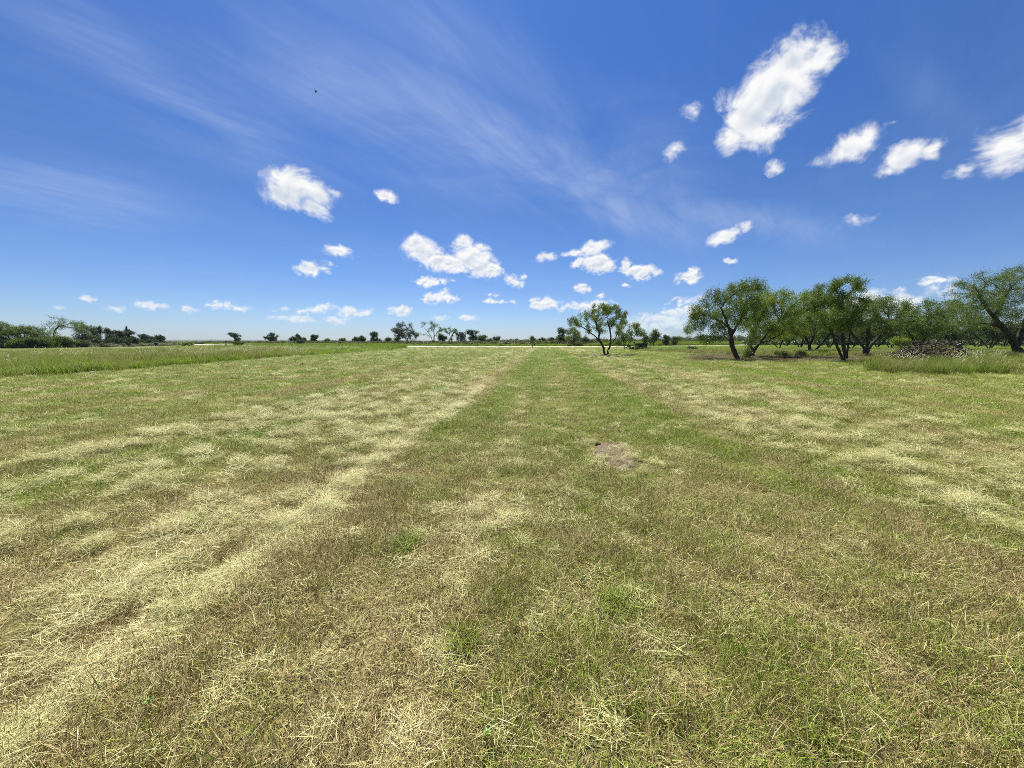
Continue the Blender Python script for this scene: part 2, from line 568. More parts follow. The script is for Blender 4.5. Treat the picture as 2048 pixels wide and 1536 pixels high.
M_tall = blade_mat('tall_grass_blades', (.17, .21, .030), (.33, .34, .10), .35, (.32, .335, .09), .09)
M_tallgreen = blade_mat('lush_grass_blades', (.13, .23, .010), (.30, .42, .030), .4, (.20, .25, .05), .2)
M_seed = blade_mat('pale_seed_heads', (.46, .44, .25), (.66, .63, .40), .3)
M_drygrass = blade_mat('dry_understory_blades', (.24, .22, .07), (.42, .36, .14), .3, (.17, .21, .035), .16)
M_weed = blade_mat('weed_blades', (.12, .205, .014), (.29, .37, .045), .35, (.30, .28, .10), .8)
M_crab = blade_mat('crabgrass_blades', (.13, .20, .014), (.29, .36, .045), .3)
M_leaf = blade_mat('mesquite_leaflets', (.060, .100, .020), (.175, .22, .05), .33, (.15, .225, .022), .55)
M_leaf_b = blade_mat('bright_mesquite_leaflets', (.11, .185, .012), (.27, .34, .036), .42)
M_leaf_d = blade_mat('dark_tree_leaves', (.028, .050, .013), (.070, .105, .026), .25)
M_leaf_m = blade_mat('mid_tree_leaves', (.05, .085, .018), (.11, .15, .036), .3)
M_shrub = blade_mat('shrub_leaves', (.09, .17, .012), (.19, .27, .026), .45, (.07, .11, .018), .15)
M_brush = blade_mat('roadside_brush_leaves', (.065, .10, .016), (.15, .185, .038), .3, (.16, .15, .065), .10)
M_sage = blade_mat('grey_brush_leaves', (.13, .145, .075), (.24, .24, .14), .25, (.15, .17, .06), .12)
M_far = blade_mat('far_wood_leaves', (.065, .10, .025), (.13, .165, .045), .3)


def simple_mat(name, c1, c2, rough=.7, scale=8., metal=0., spec=.4, bump=0.):
    m, n, out = mat_new(name)
    p = n.n('ShaderNodeTexCoord').outputs['Object']
    f = n.noise(p, scale, 5, .65)
    b = n.n('ShaderNodeBsdfPrincipled')
    n.put(b.inputs['Base Color'], n.mix(n.ss(f, .3, .7), c1, c2))
    n.put(b.inputs['Roughness'], n.ss(f, .2, .8, rough - .12, min(1, rough + .1), False))
    b.inputs['Metallic'].default_value = metal
    b.inputs['Specular IOR Level'].default_value = spec
    if bump:
        k = n.n('ShaderNodeBump')
        k.inputs['Strength'].default_value = bump
        k.inputs['Distance'].default_value = .02
        n.put(k.inputs['Height'], n.noise(p, scale * 4, 4, .7))
        n.t.links.new(k.outputs[0], b.inputs['Normal'])
    n.t.links.new(b.outputs[0], out.inputs[0])
    return m


M_bark = simple_mat('dark_mesquite_bark', (.040, .034, .027), (.095, .078, .060), .9, 5, spec=.15, bump=.8)
M_wood = simple_mat('grey_dead_wood', (.10, .078, .058), (.22, .18, .14), .85, 4, spec=.2, bump=.5)
M_wood_d = simple_mat('dark_dead_wood', (.036, .027, .020), (.100, .076, .054), .85, 4, spec=.2, bump=.5)
M_palewood = simple_mat('bleached_wood', (.45, .42, .36), (.65, .62, .55), .8, 6)
M_gravel = simple_mat('pale_caliche_gravel', (.36, .335, .255), (.50, .47, .37), .95, .6, spec=.1)
M_box = simple_mat('dark_green_enamel', (.010, .022, .018), (.020, .034, .028), .45, 3)
M_boxlid = simple_mat('weathered_dark_lid', (.10, .12, .13), (.17, .19, .20), .5, 3)
M_black = simple_mat('black_plastic', (.012, .012, .014), (.03, .03, .032), .5, 3)
M_grey = simple_mat('galvanised_grey', (.30, .31, .32), (.42, .43, .44), .5, 5, metal=.4)
M_conc = simple_mat('pale_concrete', (.42, .41, .38), (.58, .57, .53), .9, 3)
M_white = simple_mat('white_paint', (.72, .72, .72), (.82, .82, .81), .6, 3)
M_post = simple_mat('dark_painted_steel', (.022, .028, .026), (.05, .055, .05), .55, 6)
M_bird = simple_mat('black_plumage', (.012, .012, .014), (.03, .03, .034), .6, 8)
M_soil = simple_mat('bare_dry_soil', (.085, .065, .045), (.23, .18, .12), .95, 14, spec=.05, bump=1.0)
M_clod = simple_mat('dark_soil_clod', (.075, .056, .038), (.16, .125, .085), .95, 20, spec=.05, bump=1.0)
M_weedleaf = simple_mat('broad_weed_leaf', (.12, .20, .03), (.24, .32, .07), .5, 20)
M_hill = simple_mat('far_wooded_ridge', (.035, .055, .025), (.06, .085, .035), .9, .01)

# ------------------------------------------------------------------ ground, road, far ridge
nr, na = 280, 320
rad = np.concatenate([[0.0], .35 * (9000 / .35) ** (np.arange(nr) / (nr - 1))])
ang = np.linspace(0, 2 * np.pi, na, endpoint=False)
gx_ = np.concatenate([[0], np.outer(rad[1:], np.sin(ang)).ravel()])
gy_ = np.concatenate([[0], np.outer(rad[1:], np.cos(ang)).ravel()])
gv = np.stack([gx_, gy_, H(gx_, gy_)], 1)
i0 = 1 + np.arange(nr - 1)[:, None] * na + np.arange(na)[None, :]
i1 = 1 + np.arange(nr - 1)[:, None] * na + (np.arange(na)[None, :] + 1) % na
quads = np.stack([i0, i0 + na, i1 + na, i1], -1).reshape(-1, 4)
faces = [list(map(int, f)) for f in quads.tolist()] + [[0, 1 + k, 1 + (k + 1) % na] for k in range(na)]
ground = new_mesh('ground', gv, faces, M_ground, smooth=True)
ground.data.validate()
_n = ground.data.polygons[0].normal.z
if _n < 0:
    ground.data.flip_normals()
tag(ground, 'mown grass field striped with dry clippings, reaching to the horizon', 'ground', kind='structure')

# road: resampled centreline, cross-section with shoulders
pts = []
for a, b in zip(ROAD[:-1], ROAD[1:]):
    L = np.linalg.norm(b - a)
    k = max(2, int(L / 4))
    pts += [a + (b - a) * t for t in np.linspace(0, 1, k, endpoint=False)]
pts.append(ROAD[-1])
pts = np.array(pts)
for _ in range(6):
    pts[1:-1] = (pts[:-2] + 2 * pts[1:-1] + pts[2:]) / 4
tn = np.gradient(pts, axis=0)
tn /= np.linalg.norm(tn, axis=1)[:, None]
nm = np.stack([-tn[:, 1], tn[:, 0]], 1)
prof = [(-4.9, -.3), (-3.7, .05), (-2, .07), (0, .09), (2, .07), (3.6, .05), (4.6, -.3)]
vs = []
for off, dz in prof:
    w_ = off + (fbm(pts[:, 0], pts[:, 1], .13, 3, int(off * 3) + 50) - .5) * (.7 if abs(off) > 3 else 0)
    p = pts + nm * w_[:, None]
    vs.append(np.stack([p[:, 0], p[:, 1], H(p[:, 0], p[:, 1]) + dz], 1))
vs = np.array(vs)
K, Npt = vs.shape[:2]
ii = np.arange(K - 1)[:, None] * Npt + np.arange(Npt - 1)[None, :]
rq = np.stack([ii, ii + Npt, ii + Npt + 1, ii + 1], -1).reshape(-1, 4)
road = new_mesh('road', vs.reshape(-1, 3), rq[:, ::-1].copy(), M_gravel, smooth=True)
tag(road, 'pale gravel road crossing the field behind the lawn', 'road', kind='structure')

# far wooded ridge on the horizon
xs = np.linspace(-4200, 3600, 520)
hh = 7 + 6 * fbm(xs, xs * 0, .0012, 3, 2) + 4.5 * fbm(xs, xs * 0, .02, 3, 8)
hh = hh * (1.25 - .75 * smooth01((xs + 1800) / 2600))
rows = []
for yy, f in ((2300, 0), (2360, .75), (2440, 1.0), (2700, .9), (3200, 0)):
    rows.append(np.stack([xs, yy + 40 * np.sin(xs * .002), hh * f - (2 if f == 0 else 0) + (f > 0) * 2 * (fbm(xs, xs * 0 + yy, .03, 2, 5) - .5)], 1))
rows = np.array(rows)
K, Npt = rows.shape[:2]
ii = np.arange(K - 1)[:, None] * Npt + np.arange(Npt - 1)[None, :]
rq = np.stack([ii, ii + 1, ii + Npt + 1, ii + Npt], -1).reshape(-1, 4)
ridge = new_mesh('hills', rows.reshape(-1, 3), rq, M_hill, smooth=True)
tag(ridge, 'low blue-grey wooded ridge along the far horizon', 'hills', kind='structure')


# ------------------------------------------------------------------ blades and tufts
def ribbons(base, az, h, lean, curl, w, rg, rows=4, twist=.8):
    """n curved grass blades as ribbons. lean = horizontal reach at the tip / h"""
    n_ = len(base)
    t = np.linspace(0, 1, rows)[None, :]
    reach = (lean * h)[:, None] * t ** curl[:, None]
    z = h[:, None] * (t - .25 * (lean[:, None] > .9) * t ** 2)
    cx = base[:, 0:1] + np.cos(az)[:, None] * reach
    cy = base[:, 1:2] + np.sin(az)[:, None] * reach
    cz = base[:, 2:3] + z
    wa = az + np.pi / 2 + rg.normal(0, twist, n_)
    ww = w[:, None] * np.array([.8, 1.0, .75, .12] if rows == 4 else [1.0, .9, .12])[None, :] * .5
    ox = np.cos(wa)[:, None] * ww
    oy = np.sin(wa)[:, None] * ww
    v = np.empty((n_, rows, 2, 3))
    v[..., 0, 0] = cx - ox
    v[..., 0, 1] = cy - oy
    v[..., 0, 2] = cz
    v[..., 1, 0] = cx + ox
    v[..., 1, 1] = cy + oy
    v[..., 1, 2] = cz
    idx = (np.arange(n_)[:, None] * rows + np.arange(rows - 1)[None, :]) * 2
    f = np.stack([idx, idx + 1, idx + 3, idx + 2], -1).reshape(-1, 4)
    r1 = np.repeat(rg.random(n_), rows * 2)
    r2 = np.repeat(rg.random(n_), rows * 2)
    return v.reshape(-1, 3), f, r1, r2


def merge(parts):
    vs, fs, a, b = [], [], [], []
    o = 0
    for v, f, r1, r2 in parts:
        vs.append(v)
        fs.append(f + o)
        a.append(r1)
        b.append(r2)
        o += len(v)
    return np.concatenate(vs), np.concatenate(fs), np.concatenate(a), np.concatenate(b)


def disc(n_, R_, rg):
    a = rg.random(n_) * 2 * np.pi
    r = R_ * np.sqrt(rg.random(n_))
    return np.stack([r * np.cos(a), r * np.sin(a), np.zeros(n_) - .004], 1)


def make_protos(name, count, fn, mat):
    col = bpy.data.collections.new(name)
    for i in range(count):
        rg = np.random.default_rng(100 + i * 7 + len(name))
        v, f, a, b = fn(rg)
        o = new_mesh(name + '_tuft', v, f, mat if not callable(mat) else mat(i), {'rnd': a, 'rnd2': b}, col=False)
        col.objects.link(o)
    return col


def short_tuft(R_, n_, h0, h1, w0, w1):
    def fn(rg):
        b_ = disc(n_, R_, rg)
        h = rg.uniform(h0, h1, n_) * (.6 + .8 * rg.random(n_) ** 2)
        lean = np.abs(rg.normal(.75, .55, n_)) + .1
        lying = rg.random(n_) < .35
        lean = np.where(lying, rg.uniform(1.8, 4.5, n_), lean)
        h = np.where(lying, h * .38, h)
        return ribbons(b_, rg.random(n_) * 2 * np.pi, h, lean, rg.uniform(1.2, 2.2, n_), rg.uniform(w0, w1, n_), rg)
    return fn


def clip_tuft(R_, n_, hz, w0, w1, L=.13):
    def fn(rg):
        b_ = disc(n_, R_, rg)
        rr = np.hypot(b_[:, 0], b_[:, 1]) / R_
        b_[:, 2] = rg.random(n_) * hz * (1 - rr ** 2)
        h = rg.uniform(.008, .035, n_)
        lean = rg.uniform(.5, 1.4, n_) * L / h
        v = ribbons(b_, rg.normal(0, .9, n_) + np.where(rg.random(n_) < .5, 0, np.pi), h, lean, rg.uniform(.8, 1.3, n_), rg.uniform(w0, w1, n_), rg, twist=1.5)
        return v
    return fn


def tall_tuft(R_, n_, h0, h1, w0, w1, lean_m=.35, wind=(.18, -.05)):
    def fn(rg):
        b_ = disc(n_, R_, rg)
        h = rg.uniform(h0, h1, n_)
        az = rg.random(n_) * 2 * np.pi
        v, f, a, b = ribbons(b_, az, h, np.abs(rg.normal(lean_m, .22, n_)), rg.uniform(1.4, 2.4, n_), rg.uniform(w0, w1, n_), rg)
        v = v.copy()
        t = np.clip(v[:, 2] / h1, 0, 1) ** 1.6
        v[:, 0] += t * wind[0]
        v[:, 1] += t * wind[1]
        return v, f, a, b
    return fn


def seed_tuft(n_, h0, h1, w=.016, l=.12):
    def fn(rg):
        b_ = disc(n_, .22, rg)
        h = rg.uniform(h0, h1, n_)
        az = rg.normal(0, .5, n_)
        v1 = ribbons(b_, az, h, rg.uniform(.25, .5, n_), rg.uniform(1.8, 2.4, n_), np.full(n_, .003), rg)
        tip = b_ + np.stack([np.cos(az) * h * .33, np.sin(az) * h * .33, h * .93], 1)
        v2 = ribbons(tip, az + rg.normal(0, .4, n_), rg.uniform(.5, 1.0, n_) * l, rg.uniform(.5, 1.3, n_), np.full(n_, 1.3), rg.uniform(.7, 1.2, n_) * w, rg)
        return merge([v1, v2])
    return fn


def leafclump(n_, size, l, w, flatten=.8, lobes=5):
    def fn(rg):
        c = rg.normal(0, 1, (lobes, 3)) * np.array([.42, .42, .25]) * size
        c[:, 2] = np.abs(c[:, 2]) + size * .35 * flatten
        rr = rg.uniform(.3, .55, lobes) * size
        k = rg.integers(0, lobes, n_)
        d = rg.normal(0, 1, (n_, 3))
        d /= np.linalg.norm(d, axis=1)[:, None]
        p = c[k] + d * (rr[k] * rg.random(n_) ** .35)[:, None] * np.array([1, 1, flatten])
        p[:, 2] = np.abs(p[:, 2])
        return leaves(p, l, w, rg)
    return fn


def leaves(p, l, w, rg, droop=.35):
    n_ = len(p)
    a = rg.normal(0, 1, (n_, 3))
    a[:, 2] -= droop
    a /= np.linalg.norm(a, axis=1)[:, None]
    b_ = np.cross(a, rg.normal(0, 1, (n_, 3)))
    b_ /= np.linalg.norm(b_, axis=1)[:, None] + 1e-9
    L = l * rg.uniform(.6, 1.3, n_)[:, None]
    Wd = w * rg.uniform(.6, 1.3, n_)[:, None]
    v = np.stack([p, p + a * L * .45 + b_ * Wd * .5, p + a * L, p + a * L * .45 - b_ * Wd * .5], 1)
    f = np.arange(n_ * 4).reshape(-1, 4)
    return v.reshape(-1, 3), f, np.repeat(rg.random(n_), 4), np.repeat(rg.random(n_), 4)


def scatter(name, protos, P, rot, scl, idx, label, category=None, mat=None):
    """one 'stuff' object: protos instanced on points by a geometry-nodes modifier"""
    me = bpy.data.meshes.new(name)
    me.vertices.add(len(P))
    me.vertices.foreach_set('co', np.asarray(P, np.float32).ravel())
    for an, ty, av in (('rot', 'FLOAT_VECTOR', rot), ('scl', 'FLOAT_VECTOR', scl)):
        a = me.attributes.new(an, ty, 'POINT')
        a.data.foreach_set('vector', np.asarray(av, np.float32).ravel())
    a = me.attributes.new('idx', 'INT', 'POINT')
    a.data.foreach_set('value', np.asarray(idx, np.int32))
    ob = bpy.data.objects.new(name, me)
    COL.objects.link(ob)
    t = bpy.data.node_groups.new(name + '_scatter', 'GeometryNodeTree')
    t.interface.new_socket('Geometry', in_out='INPUT', socket_type='NodeSocketGeometry')
    t.interface.new_socket('Geometry', in_out='OUTPUT', socket_type='NodeSocketGeometry')
    gi = t.nodes.new('NodeGroupInput')
    go_ = t.nodes.new('NodeGroupOutput')
    ci = t.nodes.new('GeometryNodeCollectionInfo')
    ci.inputs['Collection'].default_value = protos
    ci.inputs['Separate Children'].default_value = True
    ci.inputs['Reset Children'].default_value = True
    ip = t.nodes.new('GeometryNodeInstanceOnPoints')
    ip.inputs['Pick Instance'].default_value = True

    def named(nm_, ty):
        k = t.nodes.new('GeometryNodeInputNamedAttribute')
        k.data_type = ty
        k.inputs['Name'].default_value = nm_
        return k.outputs['Attribute']
    L = t.links.new
    L(gi.outputs[0], ip.inputs['Points'])
    L(ci.outputs[0], ip.inputs['Instance'])
    L(named('idx', 'INT'), ip.inputs['Instance Index'])
    L(named('rot', 'FLOAT_VECTOR'), ip.inputs['Rotation'])
    L(named('scl', 'FLOAT_VECTOR'), ip.inputs['Scale'])
    L(ip.outputs[0], go_.inputs[0])
    md = ob.modifiers.new('scatter', 'NODES')
    md.node_group = t
    tag(ob, label, category, kind='stuff')
    return ob


def wedge_points(dens, r0, r1, a0, a1, rg, cell=1.12):
    """random ground points in a fan round the camera, dens(r) per m2"""
    out_ = []
    r = r0
    while r < r1:
        rn = min(r1, r * cell + .05)
        area = .5 * (a1 - a0) * (rn ** 2 - r ** 2)
        k = rg.poisson(area * dens(.5 * (r + rn)))
        rr = np.sqrt(rg.uniform(r * r, rn * rn, k))
        aa = rg.uniform(a0, a1, k)
        out_.append(np.stack([rr * np.sin(aa), rr * np.cos(aa)], 1))
        r = rn
    return np.concatenate(out_)


def in_poly(P, poly):
    x, y = P[:, 0], P[:, 1]
    c = np.zeros(len(P), bool)
    j = len(poly) - 1
    for i in range(len(poly)):
        xi, yi = poly[i]
        xj, yj = poly[j]
        m = ((yi > y) != (yj > y)) & (x < (xj - xi) * (y - yi) / (yj - yi + 1e-12) + xi)
        c ^= m
        j = i
    return c


def put(name, protos, nprot, P2, s, rg, label, category, tilt=.12, zs=None, dz=0.0, yaw=None):
    n_ = len(P2)
    P = np.stack([P2[:, 0], P2[:, 1], H(P2[:, 0], P2[:, 1]) + dz], 1)
    rot = np.stack([rg.normal(0, tilt, n_), rg.normal(0, tilt, n_), rg.random(n_) * 2 * np.pi if yaw is None else yaw], 1)
    s = np.broadcast_to(s, (n_,)) * rg.uniform(.8, 1.25, n_)
    z_ = s if zs is None else np.broadcast_to(zs, (n_,)) * rg.uniform(.75, 1.3, n_)
    return scatter(name, protos, P, rot, np.stack([s, s, z_], 1), rg.integers(0, nprot, n_), label, category)


LEFT_FIELD = [(-22.6, -15), (-22.6, 14), (-22.4, 17), (-21.7, 20.2), (-22.9, 28), (-24.2, 44), (-22.9, 54), (-24, 75), (-25.3, 92), (-29, 104), (-34, 108), (-63, 108), (-69, 80), (-66, 52), (-72, -15)]
RIGHT_ROUGH = [(23.5, 74), (22.5, 60), (27, 51), (29.5, 45), (40, 43.5), (37, 34), (36, 27.5), (48, 24), (90, 30), (170, 60), (260, 240), (160, 205), (100, 158), (66, 124), (36, 106), (27, 90)]
WEED_PATCH = [(19.3, 20.6), (19.9, 19.5), (21, 18.7), (23, 18.9), (25.0, 19.6), (27.6, 21.6), (32, 25.5), (33, 28.5), (27.2, 29), (23.2, 24.6)]
PATCH_C = np.array((1.50, 5.35))

A62 = R(64)
PH = PHI
fs = lambda P: (P[:, 0] * math.cos(PH) - P[:, 1] * math.sin(PH), P[:, 0] * math.sin(PH) + P[:, 1] * math.cos(PH))

# ---- lawn turf
rg = np.random.default_rng(21)
turf = make_protos('turf', 8, short_tuft(.17, 190, .022, .074, .0016, .0036), M_blade)
P2 = wedge_points(lambda r: 200 * min(1, (2.6 / r) ** 1.28), .5, 112, -A62, A62, rg)
P2 = P2[road_dist(P2[:, 0], P2[:, 1]) < -5.2]
P2 = np.concatenate([P2, wedge_points(lambda r: 40, .4, 1.2, A62, 2 * np.pi - A62, rg)])
pd = np.hypot((P2[:, 0] - PATCH_C[0]) / .32, (P2[:, 1] - PATCH_C[1]) / .85) + .5 * (fbm(P2[:, 0], P2[:, 1], 4, 3, 4) - .5)
keep = rg.random(len(P2)) < .07 + .93 * smooth01((pd - .95) / .45)
keep &= ~in_poly(P2, LEFT_FIELD) & ~in_poly(P2, RIGHT_ROUGH)
bare = fbm(P2[:, 0], P2[:, 1], 1.1, 4, 31)
keep &= (bare < .62) | (rg.random(len(P2)) < .55)
hole = fbm(P2[:, 0], P2[:, 1], 5.5, 3, 61)
keep &= (hole > .36) | (rg.random(len(P2)) < .22) | (np.hypot(P2[:, 0], P2[:, 1]) > 12)
P2 = P2[keep]
r_ = np.hypot(P2[:, 0], P2[:, 1])
s_ = np.clip(.85 + r_ * .052, .9, 6.0)
hz = (.28 + .75 * fbm(P2[:, 0], P2[:, 1], 1.6, 4, 12) + .85 * smooth01((fbm(P2[:, 0], P2[:, 1], 4.5, 2, 52) - .3) / .4)) * np.clip(.95 + r_ * .012, .9, 1.5)
put('grass', turf, 8, P2, s_, rg, 'short mown grass, part green and part dried to straw', 'grass', .15, hz)

# ---- long loose clippings lying in swaths and lumps
rg = np.random.default_rng(22)
hay = make_protos('hay', 8, clip_tuft(.13, 110, .075, .0018, .0036, .11), M_clip)
P2 = wedge_points(lambda r: 95 * min(1, (4.5 / r) ** 1.25), .8, 95, -A62, A62, rg)
P2 = P2[~in_poly(P2, LEFT_FIELD) & ~in_poly(P2, RIGHT_ROUGH) & ~in_poly(P2, WEED_PATCH) & (road_dist(P2[:, 0], P2[:, 1]) < -7)]
S_, T_ = fs(P2)
Sx = S_ + (fbm(P2[:, 0], P2[:, 1], .45, 3, 3) - .5) * .45
under_ = (P2[:, 1] > 32) & (P2[:, 0] / P2[:, 1] > .44)
band = np.maximum.reduce([smooth01((Sx + 7.4) / .8) * smooth01((-2.0 - Sx) / .2),
                          smooth01((Sx - 3.0) / .4) * smooth01((10.5 - Sx) / 3),
                          .62 * smooth01((-8 - Sx) / 1.5), .62 * smooth01((Sx - 11) / 2),
                          .30 + 0 * Sx])
lumpn = .58 * fbm(S_ * 1.0, T_ * 1.7, 4.2, 2, 9) + .24 * fbm(S_, T_ * 1.5, 1.2, 2, 29) + .18 * fbm(S_, T_, .4, 3, 19)
lump_ = smooth01((lumpn - (.615 - .10 * band)) / .05) * band
r_ = np.hypot(P2[:, 0], P2[:, 1])
P2k = rg.random(len(P2)) < np.clip(lump_ * .95 + .035 * band, 0, 1) * (1 - .9 * under_) * (1 - .45 * smooth01((r_ - 9) / 14))
P2 = P2[P2k]
lv = lump_[P2k]
r_ = r_[P2k]
put('hay_clippings', hay, 8, P2, np.clip(.70 + .036 * r_, .7, 3.4), rg, 'pale dried grass clippings lying in lumps and windrows on the lawn', 'clippings', .14, np.clip(.45 + .75 * lv, .4, 1.3) * (1 + .02 * r_), .006 + .035 * lv)
# the two straight windrows left by the mower deck, blades combed along the swath
tt_ = .6 + 13 * rg.random(5200) ** 1.5
ss_ = np.where(rg.random(5200) < .80, -2.19, -.60) + rg.normal(0, .050, 5200) + .06 * np.sin(tt_ * .9)
ok = (rg.random(5200) < .30) & ((ss_ < -1.5) | (rg.random(5200) < .22))
tt_, ss_ = tt_[ok], ss_[ok]
P2 = np.stack([ss_ * math.cos(PH) + tt_ * math.sin(PH), -ss_ * math.sin(PH) + tt_ * math.cos(PH)], 1)
r_ = np.hypot(P2[:, 0], P2[:, 1])
put('hay_windrows', hay, 8, P2, np.clip(.7 + .03 * r_, .7, 2.0), rg, 'straight pale rows of combed clippings left by the mower', 'clippings', .08, .55, .008, yaw=np.pi / 2 - PH + rg.normal(0, .25, len(P2)))

# ---- longer stray straw blades in the foreground
rg = np.random.default_rng(23)
long_ = make_protos('stray', 5, short_tuft(.20, 26, .045, .10, .0013, .0025), M_blade)
P2 = wedge_points(lambda r: 20 * min(1, (2.5 / r) ** 1.2), .6, 16, -A62, A62, rg)
pd = np.hypot((P2[:, 0] - PATCH_C[0]) / .34, (P2[:, 1] - PATCH_C[1]) / .85)
cl = fbm(P2[:, 0], P2[:, 1], 2.2, 3, 77)
P2 = P2[(pd > 1.05) & (rg.random(len(P2)) < smooth01((cl - .40) / .25))]
put('long_grass_blades', long_, 5, P2, 1.0, rg, 'longer uncut straw-coloured blades scattered through the near lawn', 'grass', .2)

# ---- tall grass field on the left
rg = np.random.default_rng(24)
tall = make_protos('tall', 6, tall_tuft(.32, 85, .30, .62, .007, .014), M_tall)
lush = make_protos('lush', 5, tall_tuft(.32, 80, .28, .62, .010, .020), M_tallgreen)
heads = make_protos('heads', 5, seed_tuft(9, .50, .85, .020, .14), M_seed)
P2 = wedge_points(lambda r: 9 * min(1, (25 / r) ** .9), 12, 128, R(-75), R(-14), rg)
P2 = P2[in_poly(P2, LEFT_FIELD)]
r_ = np.hypot(P2[:, 0], P2[:, 1])
lushp = smooth01((P2[:, 0] / P2[:, 1] + .60) / .16) * .95 + .35 * (fbm(P2[:, 0], P2[:, 1], .12, 3, 5) > .55)
edge = np.abs(P2[:, 0] + 22.8) < 1.3
isl = rg.random(len(P2)) < np.where(edge, .75, lushp)
sc_ = np.clip(.9 + r_ * .010, 1, 2.0)
hg = .98 * (.6 + .8 * fbm(P2[:, 0], P2[:, 1], .2, 3, 6))
put('tall_grass', tall, 6, P2[~isl], sc_[~isl], rg, 'tall uncut grass with feathery tops left of the mown lawn', 'grass', .06, hg[~isl])
put('lush_tall_grass', lush, 5, P2[isl], sc_[isl], rg, 'bright green tall grass edging the uncut field', 'grass', .06, (hg * np.where(edge, .75, 1.0) * (1 + .75 * smooth01((P2[:, 1] - 70) / 25)))[isl])
P3 = wedge_points(lambda r: 1.1 * min(1, (25 / r) ** .8), 14, 120, R(-75), R(-14), rg)
P3 = P3[in_poly(P3, LEFT_FIELD)]
P3 = P3[(P3[:, 0] < -24) & (P3[:, 0] / P3[:, 1] < -.40) & (rg.random(len(P3)) < smooth01((fbm(P3[:, 0], P3[:, 1], .10, 3, 15) - .35) / .25))]
r_ = np.hypot(P3[:, 0], P3[:, 1])
put('seed_heads', heads, 5, P3, np.clip(.9 + r_ * .012, 1, 2.2), rg, 'pale silvery seed heads nodding above the tall grass', 'seed heads', .1, .95, yaw=rg.normal(0, .5, len(P3)))

# ---- rough grass under and behind the mesquites
rg = np.random.default_rng(25)
rough = make_protos('rough', 6, tall_tuft(.36, 80, .20, .52, .010, .020), M_drygrass)
P2 = wedge_points(lambda r: 5.0 * min(1, (40 / r) ** 1.0), 26, 190, R(14), R(72), rg)
P2 = P2[in_poly(P2, RIGHT_ROUGH)]
P2 = P2[np.abs(road_dist(P2[:, 0], P2[:, 1])) > 8.5]
r_ = np.hypot(P2[:, 0], P2[:, 1])
gl = rg.random(len(P2)) < (smooth01((P2[:, 1] - 62) / 18) * .75 + .15 + .4 * (fbm(P2[:, 0], P2[:, 1], .12, 3, 8) > .56))
put('rough_grass', rough, 6, P2[~gl], np.clip(r_[~gl] * .022, 1, 2.6), rg, 'knee-high straw and olive grass growing under the mesquite trees', 'grass', .07, .9)
put('lush_rough_grass', lush, 5, P2[gl], np.clip(r_[gl] * .020, 1, 2.4), rg, 'green knee-high grass around and behind the mesquite trees', 'grass', .07, .8)
weedp = make_protos('weed', 5, tall_tuft(.26, 90, .25, .62, .006, .014, .45, (.04, 0)), M_weed)
x_ = rg.uniform(17.5, 32, 1400)
y_ = rg.uniform(18, 30, 1400)
P2 = np.stack([x_, y_], 1)
P2 = P2[in_poly(P2 + rg.normal(0, 1, P2.shape) * (.18 + .5 * (rg.random((len(P2), 1)) < .15)), WEED_PATCH)]
put('weeds', weedp, 5, P2, 1.0, rg, 'patch of leafy green and yellow weeds round the brush pile', 'weeds', .08, .80 + .75 * fbm(P2[:, 0], P2[:, 1], .7, 3, 2))

P2 = np.stack([rg.uniform(18.5, 32, 150), rg.uniform(18.5, 29, 150)], 1)
P2 = P2[in_poly(P2, WEED_PATCH)]
put('weed_seed_stalks', heads, 5, P2, 1.0, rg, 'thin pale seed stalks standing among the weeds round the brush pile', 'seed stalks', .12, 1.15)

# ---- brush beyond the road and grey scrub at the left
rg = np.random.default_rng(26)
brushp = make_protos('brush', 6, leafclump(420, 1.5, .30, .13, .8), M_brush)
scrubp = make_protos('scrub', 5, leafclump(420, 1.3, .26, .10, .7), M_sage)
shr = make_protos('hedge', 5, leafclump(420, 1.5, .28, .14, .85), M_shrub)


def strip(n_, q0, q1, x0, x1, rg):
    x = rg.uniform(x0, x1, n_ * 4)
    y = rg.uniform(90, 330, n_ * 4)
    q = road_dist(x, y)
    k = (q > q0) & (q < q1) & (np.abs(x) < y * 1.5)
    return np.stack([x[k], y[k]], 1)


P2 = strip(26000, 9.2, 21, -330, 170, rg)
r_ = np.hypot(P2[:, 0], P2[:, 1])
hgt = .80 + .28 * smooth01((P2[:, 0] - 0) / 60) + .25 * (fbm(P2[:, 0], P2[:, 1], .06, 3, 4) - .5)
P2 = P2[(rg.random(len(P2)) < .62) & ((P2[:, 0] < 30) | (road_dist(P2[:, 0], P2[:, 1]) > 15))]
put('roadside_brush', brushp, 6, P2, 1.0, rg, 'low band of dark green brush on the far side of the road', 'brush', .1, .80 + .32 * smooth01((P2[:, 0] - 0) / 60) + .3 * (fbm(P2[:, 0], P2[:, 1], .08, 3, 4) - .5))
P2 = strip(22000, 5.2, 11.5, -170, 150, rg)
P4 = strip(16000, 8, 26, 26, 120, rg)
P2 = np.concatenate([P2, P4[P4[:, 1] > 1.9 * P4[:, 0]]])
put('verge_grass', lush, 5, P2, 1.9, rg, 'bright green verge grass along the far edge of the road', 'grass', .07, 1.15 + 1.0 * smooth01((P2[:, 0] - 22) / 12))

BELT = np.array([(-190, 60), (-150, 84), (-127, 97), (-128, 118), (-138, 145), (-155, 175), (-172, 199)], float)


